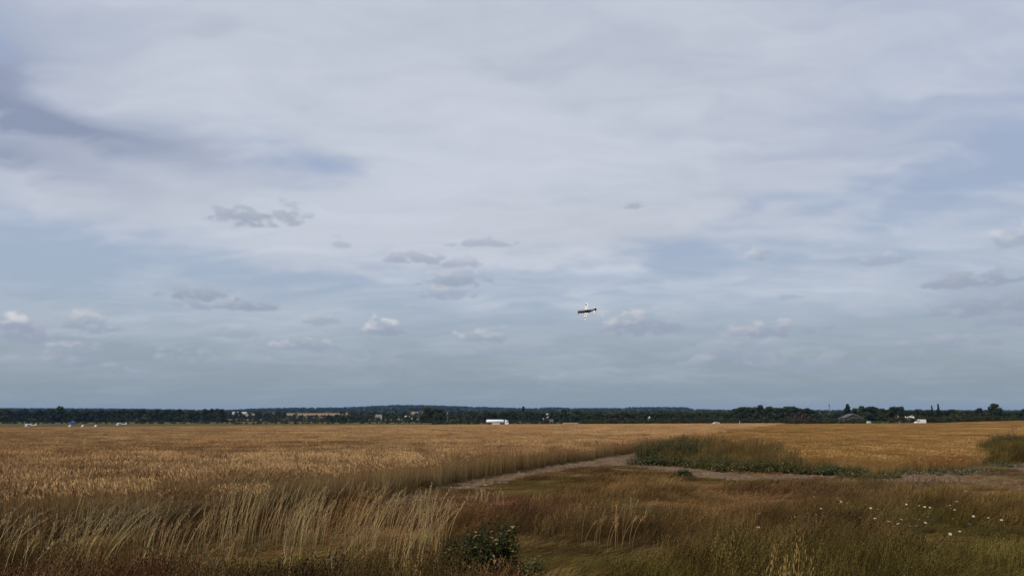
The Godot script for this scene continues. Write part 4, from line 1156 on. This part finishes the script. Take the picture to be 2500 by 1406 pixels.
	for k in 5:
		var u := lerpf(0.4590, 0.4778, k / 4.0)
		var g := thing("hedge_shrub", "%s bright green shrub from the pale trailer, between barn and van" % NTH[k], "shrub", on_land(u * 398.0, 398.0), k * 1.3, "bright green hedge shrubs")
		part("crown", crown(470 + k, 11.0, 0.5, 2, Color(0.06, 0.105, 0.035)), tree_m, g)
		g.scale = Vector3(0.27, 0.2, 0.27)

# ------------------------------------------------------------------ the airfield
func wing_mesh(root: float, tip: float, span0: float, span1: float, z_root: float, z_tip: float, y0: float, y1: float, thick: float, col_low: Color, col_high: Color) -> ArrayMesh:
	# one half wing along +x; chord along z, flat-bottomed section
	var b := Buf.new()
	var sec: Array = [[0.0, 0.0], [0.06, 0.45], [0.3, 1.0], [0.6, 0.7], [1.0, 0.02], [0.6, -0.3], [0.3, -0.45], [0.06, -0.3]]
	var n := 7
	for k in n:
		var t0 := float(k) / n; var t1 := float(k + 1) / n
		var e0 := 1.0 if k < n - 1 else 1.0; var e1 := 1.0 if k < n - 1 else 0.62
		var c0 := lerpf(root, tip, t0) * e0; var c1 := lerpf(root, tip, t1) * e1
		var a := Vector3(lerpf(span0, span1, t0), lerpf(y0, y1, t0), lerpf(z_root, z_tip, t0)); var c := Vector3(lerpf(span0, span1, t1), lerpf(y0, y1, t1), lerpf(z_root, z_tip, t1))
		if k == n - 1: c.z += tip * 0.19
		var mid := (a + c) / 2.0 + Vector3(0, 0, (c0 + c1) * 0.25)
		for i in sec.size():
			var p: Array = sec[i]; var q: Array = sec[(i + 1) % sec.size()]
			var low: bool = p[1] + q[1] < 0.0
			b.quad(a + Vector3(0, p[1] * thick * c0, p[0] * c0), a + Vector3(0, q[1] * thick * c0, q[0] * c0), c + Vector3(0, q[1] * thick * c1, q[0] * c1), c + Vector3(0, p[1] * thick * c1, p[0] * c1), col_low if low else col_high, mid)
			if k == n - 1: b.tri(c + Vector3(0, p[1] * thick * c1, p[0] * c1), c + Vector3(0, q[1] * thick * c1, q[0] * c1), c + Vector3(0, 0, c1 * 0.4), col_low, mid)
	return b.mesh()

func light_aircraft(label: String, u: float, d: float, turn: float) -> void:
	var white := Color(0.82, 0.82, 0.8)
	var o := thing("light_aircraft", label, "aeroplane", on_land(u * d, d), turn)
	var rings: Array = []
	for q in [[-2.1, 0.22, 0.9], [-1.9, 0.42, 0.95], [-0.9, 0.52, 1.05], [0.0, 0.55, 1.3], [0.9, 0.48, 1.3], [2.6, 0.26, 1.2], [4.6, 0.1, 1.25]]:
		rings.append(ring(Vector3(0, q[2], q[0]), q[1], q[1] * 1.15, 14, 2.4))
	var f := part("fuselage", loft(rings, white), paint_m, o)
	var cab := Buf.new()
	cab.prism([Vector2(-1.0, 1.45), Vector2(0.9, 1.5), Vector2(0.8, 1.92), Vector2(-0.5, 1.92)], -0.56, 0.56, Color(0.04, 0.05, 0.06))
	part("cockpit_window", cab.mesh(), glass_m, f, Transform3D(Basis(Vector3.UP, -PI / 2), Vector3.ZERO))
	for s in [-1.0, 1.0]:
		var flip := Transform3D(Basis.from_scale(Vector3(s, 1, 1)))
		part("wing", wing_mesh(1.5, 1.1, 0.0, 5.3, -0.7, -0.5, 1.98, 2.16, 0.12, white, white), paint_m, o, flip)
		part("tailplane", wing_mesh(0.9, 0.6, 0.05, 1.6, 3.7, 3.9, 1.35, 1.35, 0.1, white, white), paint_m, o, flip)
		var st := Buf.new()
		st.tube(Vector3(s * 0.5, 0.75, -0.1), Vector3(s * 2.3, 2.02, -0.1), 0.05, 0.05, 6, white)
		part("wing_strut", st.mesh(), paint_m, o)
		var lg := Buf.new()
		lg.tube(Vector3(s * 0.4, 0.7, 0.2), Vector3(s * 1.0, 0.25, 0.2), 0.05, 0.04, 6, white)
		var leg := part("wheel_leg", lg.mesh(), paint_m, o)
		var w := Buf.new()
		w.tube(Vector3(s * 0.95, 0.22, 0.2), Vector3(s * 1.1, 0.22, 0.2), 0.22, 0.22, 12, Color(0.03, 0.03, 0.03))
		part("wheel", w.mesh(), dull_m, leg)
	var fin := Buf.new()
	fin.prism([Vector2(3.5, 1.3), Vector2(4.9, 1.3), Vector2(4.95, 2.7), Vector2(4.4, 2.7)], -0.05, 0.05, white)
	part("tail_fin", fin.mesh(), paint_m, o, Transform3D(Basis(Vector3.UP, -PI / 2), Vector3.ZERO))
	var nw := Buf.new()
	nw.tube(Vector3(-0.06, 0.2, -1.6), Vector3(0.06, 0.2, -1.6), 0.2, 0.2, 12, Color(0.03, 0.03, 0.03)); nw.tube(Vector3(0, 0.2, -1.6), Vector3(0, 0.7, -1.6), 0.04, 0.04, 6, white)
	part("nose_wheel", nw.mesh(), dull_m, o)
	var pr := Buf.new()
	for s in [-1.0, 1.0]: pr.box(Vector3(s * 0.45, 0.9 + s * 0.2, -2.2), Vector3(0.46, 0.06, 0.015), Color(0.06, 0.06, 0.06), Basis(Vector3.BACK, 0.42))
	part("propeller", pr.mesh(), paint_m, o)

func make_airfield() -> void:
	light_aircraft("white high-wing light aircraft parked furthest left on the airfield", -0.6168, 520.0, 2.5)
	light_aircraft("white high-wing light aircraft parked right of the row of marker boards", -0.5008, 560.0, 2.35)
	var first: Node3D = null
	for q in [[-0.5640, "leftmost white wedge-shaped marker board on the airfield, under the blue gazebo"], [-0.5478, "middle white wedge-shaped marker board on the airfield grass"], [-0.5311, "rightmost white wedge-shaped marker board, nearest the second aircraft"]]:
		var d := 520.0
		if first == null:
			first = thing("marker_board", q[1], "marker board", on_land(q[0] * d, d), 0.0, "white marker boards along the runway")
			var b := Buf.new()
			b.prism([Vector2(-1.0, 0.25), Vector2(0.35, 0.25), Vector2(1.0, 1.5), Vector2(0.1, 1.5)], -0.5, 0.5, Color(0.82, 0.81, 0.78), 0.02)
			part("board", b.mesh(), paint_m, first)
			for s in [-0.6, 0.3]:
				var l := Buf.new()
				l.box(Vector3(s, 0.1, 0), Vector3(0.06, 0.17, 0.4), Color(0.4, 0.4, 0.4))
				part("leg", l.mesh(), dull_m, first)
		else:
			again(first, on_land(q[0] * d, d), 0.0, Vector3.ONE, q[1], "white marker boards along the runway")
	# blue gazebo
	var d := 660.0
	var g := thing("gazebo", "blue canopy tent standing on the airfield behind the marker boards", "tent", on_land(-0.5604 * d, d), 0.2)
	var roof := Buf.new()
	var blue := Color(0.03, 0.07, 0.22)
	for k in 4:
		var a := TAU * (k + 0.5) / 4.0; var c := TAU * (k + 1.5) / 4.0
		var p := Vector3(cos(a) * 2.5, 2.2, sin(a) * 2.5); var q := Vector3(cos(c) * 2.5, 2.2, sin(c) * 2.5)
		roof.tri(Vector3(0, 3.2, 0), p, q, blue, Vector3(0, 1, 0)); roof.quad(p, q, q + Vector3.DOWN * 0.35, p + Vector3.DOWN * 0.35, blue, Vector3(0, 2, 0))
		var l := Buf.new()
		l.tube(p * Vector3(0.97, 0, 0.97), p * Vector3(0.97, 1, 0.97), 0.04, 0.04, 6, Color(0.5, 0.5, 0.5))
		part("leg", l.mesh(), dull_m, g)
		if k != 1:
			var s := Buf.new()
			s.quad(p * Vector3(0.98, 1, 0.98), q * Vector3(0.98, 1, 0.98), (q * Vector3(0.98, 0.05, 0.98)), (p * Vector3(0.98, 0.05, 0.98)), blue, Vector3(0, 1, 0))
			part("side_panel", s.mesh(), dull_m, g)
	part("canopy", roof.mesh(), dull_m, g)

# ------------------------------------------------------------------ the fighter
func make_fighter() -> void:
	var dark := Color(0.035, 0.022, 0.02); var silver := Color(0.60, 0.61, 0.63); var black := Color(0.015, 0.015, 0.017)
	var o := thing("fighter_aircraft", "single-engined propeller fighter with dark fuselage and white wings, banking steeply in the sky", "aeroplane")
	# nose towards -z, right wing +x; length about 9.8 m, span 11.3 m
	var rings: Array = []
	for q in [[-4.35, 0.42, 0.42, 0.05], [-4.0, 0.5, 0.55, 0.02], [-3.0, 0.55, 0.68, 0.0], [-1.8, 0.56, 0.72, 0.0], [-0.6, 0.56, 0.74, 0.02], [0.6, 0.52, 0.70, 0.06], [1.8, 0.42, 0.56, 0.14], [3.2, 0.28, 0.38, 0.24], [4.4, 0.14, 0.22, 0.30], [5.0, 0.05, 0.10, 0.32]]:
		rings.append(ring(Vector3(0, q[3], q[0]), q[1] * 1.18, q[2] * 1.18, 18, 2.3))
	var f := part("fuselage", loft(rings, dark), paint_m, o)
	var scoop: Array = []
	for q in [[-0.2, 0.3, 0.1, -0.70], [0.1, 0.36, 0.34, -0.78], [0.8, 0.36, 0.42, -0.80], [1.5, 0.30, 0.34, -0.70], [2.3, 0.16, 0.12, -0.45]]:
		scoop.append(ring(Vector3(0, q[3], q[0]), q[1], q[2], 14, 2.8))
	part("belly_scoop", loft(scoop, dark), paint_m, f)
	var can: Array = []
	for q in [[-1.1, 0.05, 0.05, 0.7], [-0.6, 0.26, 0.3, 0.8], [0.1, 0.3, 0.38, 0.84], [0.9, 0.22, 0.26, 0.76], [1.7, 0.05, 0.05, 0.62]]:
		can.append(ring(Vector3(0, q[3], q[0]), q[1], q[2], 14))
	part("canopy", loft(can, Color(0.05, 0.06, 0.07)), glass_m, f)
	var sp: Array = []
	for q in [[-5.05, 0.03], [-4.95, 0.14], [-4.75, 0.26], [-4.36, 0.37]]: sp.append(ring(Vector3(0, 0.05, q[0]), q[1], q[1], 14))
	var spin := part("spinner", loft(sp, black), paint_m, o)
	for k in 4:
		var b := Buf.new()
		var turn := Basis(Vector3.BACK, TAU * k / 4.0 + 0.12)
		b.box(turn * Vector3(0, 0.75, 0) + Vector3(0, 0.05, -4.6), Vector3(0.15, 0.66, 0.03), black, turn * Basis(Vector3.UP, 0.5))
		b.box(turn * Vector3(0, 1.5, 0) + Vector3(0, 0.05, -4.6), Vector3(0.13, 0.16, 0.015), Color(0.45, 0.35, 0.04), turn * Basis(Vector3.UP, 0.35))
		part("propeller_blade", b.mesh(), paint_m, spin)
	for s in [-1.0, 1.0]:
		var flip := Transform3D(Basis.from_scale(Vector3(s, 1, 1)))
		var w := part("wing", wing_mesh(1.95, 1.0, 0.3, 5.45, -1.45, -1.05, -0.42, 0.05, 0.13, silver, silver), paint_m, o, flip)
		var disc := Buf.new()
		var at := Vector3(4.15, 0.0, -0.72)
		disc.tube(at + Vector3(0, -0.14, 0), at + Vector3(0, 0.125, 0), 0.5, 0.5, 20, Color(0.012, 0.016, 0.04))
		for k in 5:
			var a := TAU * k / 5.0 - PI / 2
			for y in [-0.15, 0.135]:
				var p0 := at + Vector3(cos(a) * 0.36, y, sin(a) * 0.36)
				var p1 := at + Vector3(cos(a + 0.63) * 0.08, y, sin(a + 0.63) * 0.08); var p2 := at + Vector3(cos(a - 0.63) * 0.08, y, sin(a - 0.63) * 0.08)
				disc.tri(at + Vector3(0, y, 0), p1, p0, Color(0.4, 0.4, 0.42), at); disc.tri(at + Vector3(0, y, 0), p2, p0, Color(0.4, 0.4, 0.42), at)
		part("star_roundel", disc.mesh(), paint_m, w)
		var bay := Buf.new()
		bay.box(Vector3(2.35, 0.0, -0.55), Vector3(0.6, 0.03, 0.13), Color(0.1, 0.1, 0.1), Basis(Vector3.BACK, 0.088))
		part("wing_walkway", bay.mesh(), paint_m, w)
		var fl := Buf.new()
		fl.box(Vector3(3.9, -0.07, 0.16), Vector3(1.1, 0.045, 0.13), Color(0.2, 0.21, 0.23), Basis(Vector3.BACK, 0.088) * Basis(Vector3.UP, 0.09))
		part("aileron", fl.mesh(), paint_m, w)
		var tp := part("tailplane", wing_mesh(1.15, 0.7, 0.05, 2.0, 3.55, 3.85, 0.36, 0.38, 0.1, silver, silver), paint_m, o, flip)
		var elv := Buf.new()
		elv.box(Vector3(1.05, 0.37, 4.62), Vector3(0.85, 0.035, 0.2), Color(0.12, 0.12, 0.13), Basis(Vector3.UP, 0.05))
		part("elevator", elv.mesh(), paint_m, tp)
	var fin := Buf.new()
	fin.prism([Vector2(3.3, 0.5), Vector2(4.95, 0.3), Vector2(5.05, 1.2), Vector2(4.75, 1.75), Vector2(4.3, 1.78)], -0.07, 0.07, dark, 0.05)
	var fn := part("tail_fin", fin.mesh(), paint_m, o, Transform3D(Basis(Vector3.UP, -PI / 2), Vector3.ZERO))
	var rud := Buf.new()
	rud.prism([Vector2(4.9, -0.05), Vector2(5.35, 0.25), Vector2(5.4, 1.1), Vector2(5.1, 1.55), Vector2(4.95, 1.2)], -0.05, 0.05, dark, 0.05)
	part("rudder", rud.mesh(), paint_m, fn)
	# low pass to the west, banked steeply towards the viewer so that the tops of the wings show
	var away := 395.0
	var b := deg_to_rad(60.0); var yaw := deg_to_rad(-20.0)
	var zl := Vector3(cos(yaw), 0, -sin(yaw)); var near := Vector3(sin(yaw), 0, cos(yaw))
	var up := Vector3.UP * cos(b) + near * sin(b)
	var basis3 := Basis(up.cross(zl), up, zl)
	basis3 = Basis(Vector3.BACK, deg_to_rad(3.5)) * basis3
	o.transform = Transform3D(basis3, Vector3(0.0978 * away, EYE + away * 0.1325, -away))

# ------------------------------------------------------------------ plants that can be told apart
func make_near_plants() -> void:
	var straw := Color(0.47, 0.355, 0.18); var tawny := Color(0.41, 0.255, 0.12); var greyed := Color(0.33, 0.255, 0.14)
	for q in [
		[Vector2(-3.59, 11.58), 0.5, 44, 1.08, 0.30, straw, "dense tuft of tall straw-coloured oat grass with upright heads, tallest of the left bank"],
		[Vector2(-3.96, 11.38), 0.26, 16, 1.12, 0.16, straw, "upright tuft of oat grass at the left edge of the tall stand"],
		[Vector2(-2.92, 11.38), 0.32, 24, 1.05, 0.26, straw, "tall oat grass tuft between the dense straw tuft and the tawny plumes"],
		[Vector2(-2.43, 11.58), 0.24, 34, 1.0, 0.40, tawny, "tawny plume-like grass tuft leaning over in the middle of the tall stand"],
		[Vector2(-2.07, 11.01), 0.22, 30, 1.02, 0.42, tawny.lerp(straw, 0.5), "broad feathery grass tuft with a tight pale sheaf, right of the tawny plumes"],
		[Vector2(-1.62, 10.67), 0.26, 16, 0.98, 0.42, straw, "thin leaning grass tuft over the pale end of the track"],
		[Vector2(-1.24, 11.58), 0.14, 15, 0.98, 0.12, straw, "narrow forked sheaf of pale grass left of the dark green weed"],
		[Vector2(-1.01, 11.38), 0.26, 12, 0.80, 0.30, straw, "sparse grass tuft touching the dark green weed"],
		[Vector2(-5.42, 11.58), 0.55, 42, 0.84, 0.62, greyed, "wind-flattened greyish grass tuft left of the tall stand"],
		[Vector2(-5.99, 11.39), 0.45, 26, 0.80, 0.55, greyed, "lower leaning grass tuft near the wheat corner on the left"],
		[Vector2(-4.63, 11.39), 0.45, 26, 0.72, 0.60, greyed.lerp(tawny, 0.4), "brownish bent grass tuft between the flattened tuft and the tall stand"],
		[Vector2(-6.25, 10.67), 0.5, 36, 0.55, 0.5, tawny, "short brown grass tuft in the bottom left corner"],
		[Vector2(-0.65, 18.16), 0.5, 26, 0.42, 0.1, straw, "small pale bunch of oats beyond the dark green weed"],
		[Vector2(9.29, 20.09), 0.5, 40, 0.66, 0.05, Color(0.13, 0.11, 0.05), "olive clump of upright grass in front of the pale bare ground"],
		[Vector2(11.13, 20.83), 0.7, 34, 0.55, 0.05, Color(0.10, 0.075, 0.05), "dark dry stems standing behind the white daisies"],
		[Vector2(1.35, 11.57), 0.4, 16, 0.62, 0.35, tawny, "thin scatter of tawny stems in the middle of the verge"],
		[Vector2(2.17, 13.69), 0.4, 18, 0.6, 0.25, greyed, "thin greyish stems on the small hump of the verge"],
	]:
		oat_grass("oat_grass", q[6], q[0], q[1], q[2], q[3], q[4], q[5], 700 + int(q[0].x * 10.0))
	# loose single stems between the tufts, one plant each
	rng.seed = 811
	for k in 46:
		var x := rnd(-6.4, -1.0)
		var d := 8.2 + rnd(0.0, 4.4)
		if x < -4.6 and d > 11.5: d = 9.0
		var seedling := 900 + k
		oat_grass("oat_grass", "thin oat grass plant with a few bent stems between the large tufts", Vector2(x, d), 0.24, 8, [0.9, 0.72, 0.52][k % 3], [0.45, 0.3, 0.7, 0.15][k % 4], [straw, tawny, greyed][k % 3], seedling, "thin oat grass plants of the left bank")
	var dark := Color(0.028, 0.042, 0.016)
	weed("leafy_weed", "bushy dark green weed at the bottom edge, taller part", "weed", Vector2(-0.30, 9.93), 0.76, 0.33, 50, 0.15, dark, 31, 0.1)
	weed("leafy_weed", "lower dark green weed with curled pale leaves beside the bushy one", "weed", Vector2(-0.59, 9.72), 0.56, 0.3, 46, 0.13, Color(0.036, 0.045, 0.018), 32, 0.13)
	weed("leafy_weed", "small green weed with pale bracts at the bottom edge, right of the dark bush", "weed", Vector2(0.19, 9.62), 0.32, 0.18, 16, 0.09, Color(0.07, 0.075, 0.03), 33, 0.3)
	# weeds at the bend of the track
	var nettle := Color(0.054, 0.067, 0.035); var olive := Color(0.075, 0.08, 0.034); var grey := Color(0.10, 0.105, 0.062)
	for q in [[Vector2(6.14, 36.18), 0.5, 0.8, "low green weed patch at the bare corner of the track", 40, nettle], [Vector2(7.68, 45.58), 0.9, 0.5, "dark green weed at the end of the wheat edge", 41, nettle], [Vector2(7.36, 39.91), 1.0, 0.9, "green nettle clump left of the tallest one", 42, nettle], [Vector2(8.33, 40.74), 1.35, 0.9, "tallest grey-green nettle clump above the bend of the track", 43, nettle], [Vector2(8.96, 39.89), 1.35, 0.9, "grey-green nettle clump just right of the tallest one", 44, nettle], [Vector2(6.98, 35.51), 0.7, 0.8, "green weed clump in front of the tallest nettles", 39, olive],
			[Vector2(6.04, 28.26), 0.35, 0.3, "single small dark weed on the bare soil", 45, nettle], [Vector2(8.35, 33.64), 0.7, 0.9, "olive weed clump at the left foot of the brown rank grass", 37, olive], [Vector2(8.94, 31.45), 0.6, 1.0, "olive weed clump at the middle foot of the brown rank grass", 46, olive], [Vector2(9.91, 30.45), 0.65, 0.9, "olive weed clump at the right foot of the brown rank grass", 38, olive], [Vector2(11.45, 29.97), 0.42, 0.9, "green weed patch at the near edge of the barley, left part", 47, olive], [Vector2(12.11, 29.51), 0.45, 0.9, "green weed patch at the near edge of the barley, right part", 48, nettle], [Vector2(12.49, 27.82), 0.3, 1.0, "low green weed strip where the barley meets the bare ground", 49, olive],
			[Vector2(15.86, 30.41), 0.26, 1.6, "low grey-green weed strip left of the pale bare ground", 50, grey], [Vector2(17.84, 31.39), 0.22, 1.4, "thin grey-green weeds at the upper edge of the bare ground", 51, grey], [Vector2(25.34, 40.12), 0.9, 1.3, "leafy green bush at the right edge of the barley", 52, olive], [Vector2(30.15, 46.34), 1.7, 1.6, "taller green bush at the right edge of the view", 53, nettle], [Vector2(21.03, 34.75), 0.3, 1.0, "low dark weeds at the corner of the bare ground", 54, grey],
			[Vector2(11.14, 31.95), 0.6, 0.8, "small green weed clump right of the brown rank grass", 55, nettle]]:
		weed("track_weed", q[3], "weed", q[0], q[1] * 1.1, q[2] * 1.2, int(34 + q[2] * 60), 0.17, q[5], q[4], 0.08)
	# mayweed with white daisies
	var head := daisy()
	for q in [[Vector2(5.39, 14.26), 3, "daisy plant with two white flowers on the green patch, left of the others"], [Vector2(6.65, 17.20), 2, "daisy plant with small far flowers above the green patch"], [Vector2(6.07, 14.57), 4, "daisy plant with flowers in a short row on the green patch"], [Vector2(6.40, 14.90), 3, "daisy plant right of the row of white flowers"], [Vector2(4.27, 12.42), 2, "lone daisy plant among brown grass at the left end"],
			[Vector2(6.39, 13.68), 4, "daisy plant with white flowers left of the dark hollow"], [Vector2(5.94, 12.56), 3, "daisy plant under the dark hollow"], [Vector2(8.59, 17.19), 4, "daisy plant at the top of the daisy patch"], [Vector2(7.71, 15.23), 4, "daisy plant in the middle of the daisy patch"], [Vector2(7.32, 14.26), 5, "daisy plant with most flowers, beside the dark hollow"],
			[Vector2(6.27, 12.56), 4, "daisy plant low in the daisy patch"], [Vector2(7.51, 14.14), 4, "daisy plant at the right of the dark hollow"], [Vector2(9.38, 17.19), 3, "daisy plant behind the dark dry stems"], [Vector2(9.53, 16.76), 2, "daisy plant with two flowers near the tan grass"], [Vector2(7.71, 13.04), 3, "daisy plant furthest right, on bright green grass"], [Vector2(5.85, 11.37), 3, "daisy plant lowest down, on short green grass"]]:
		rng.seed = 60 + int(q[0].x * 7.0)
		var o := weed("mayweed", q[2], "daisy plant", q[0], 0.34, 0.28, 9, 0.06, Color(0.04, 0.055, 0.026), 60 + int(q[0].x * 13.0), 0.02)
		for k in q[1] + 2:
			var a := rnd(0, TAU); var r := rnd(0.05, 0.55); var h := rnd(0.2, 0.46)
			var p := Vector3(cos(a) * r, h, sin(a) * r)
			var f := part("flower", head, straw_m, o, Transform3D(Basis.from_euler(Vector3(rnd(0.1, 0.7), rnd(0, 6), rnd(-0.3, 0.3))) * rnd(0.65, 1.2), p))
			var st := Buf.new()
			st.tube(Vector3(0, -0.002, 0), Vector3(0, -h * 0.7, 0), 0.0015, 0.002, 4, Color(0.05, 0.06, 0.03), false)
			part("flower_stalk", st.mesh(), leaf_m, f)
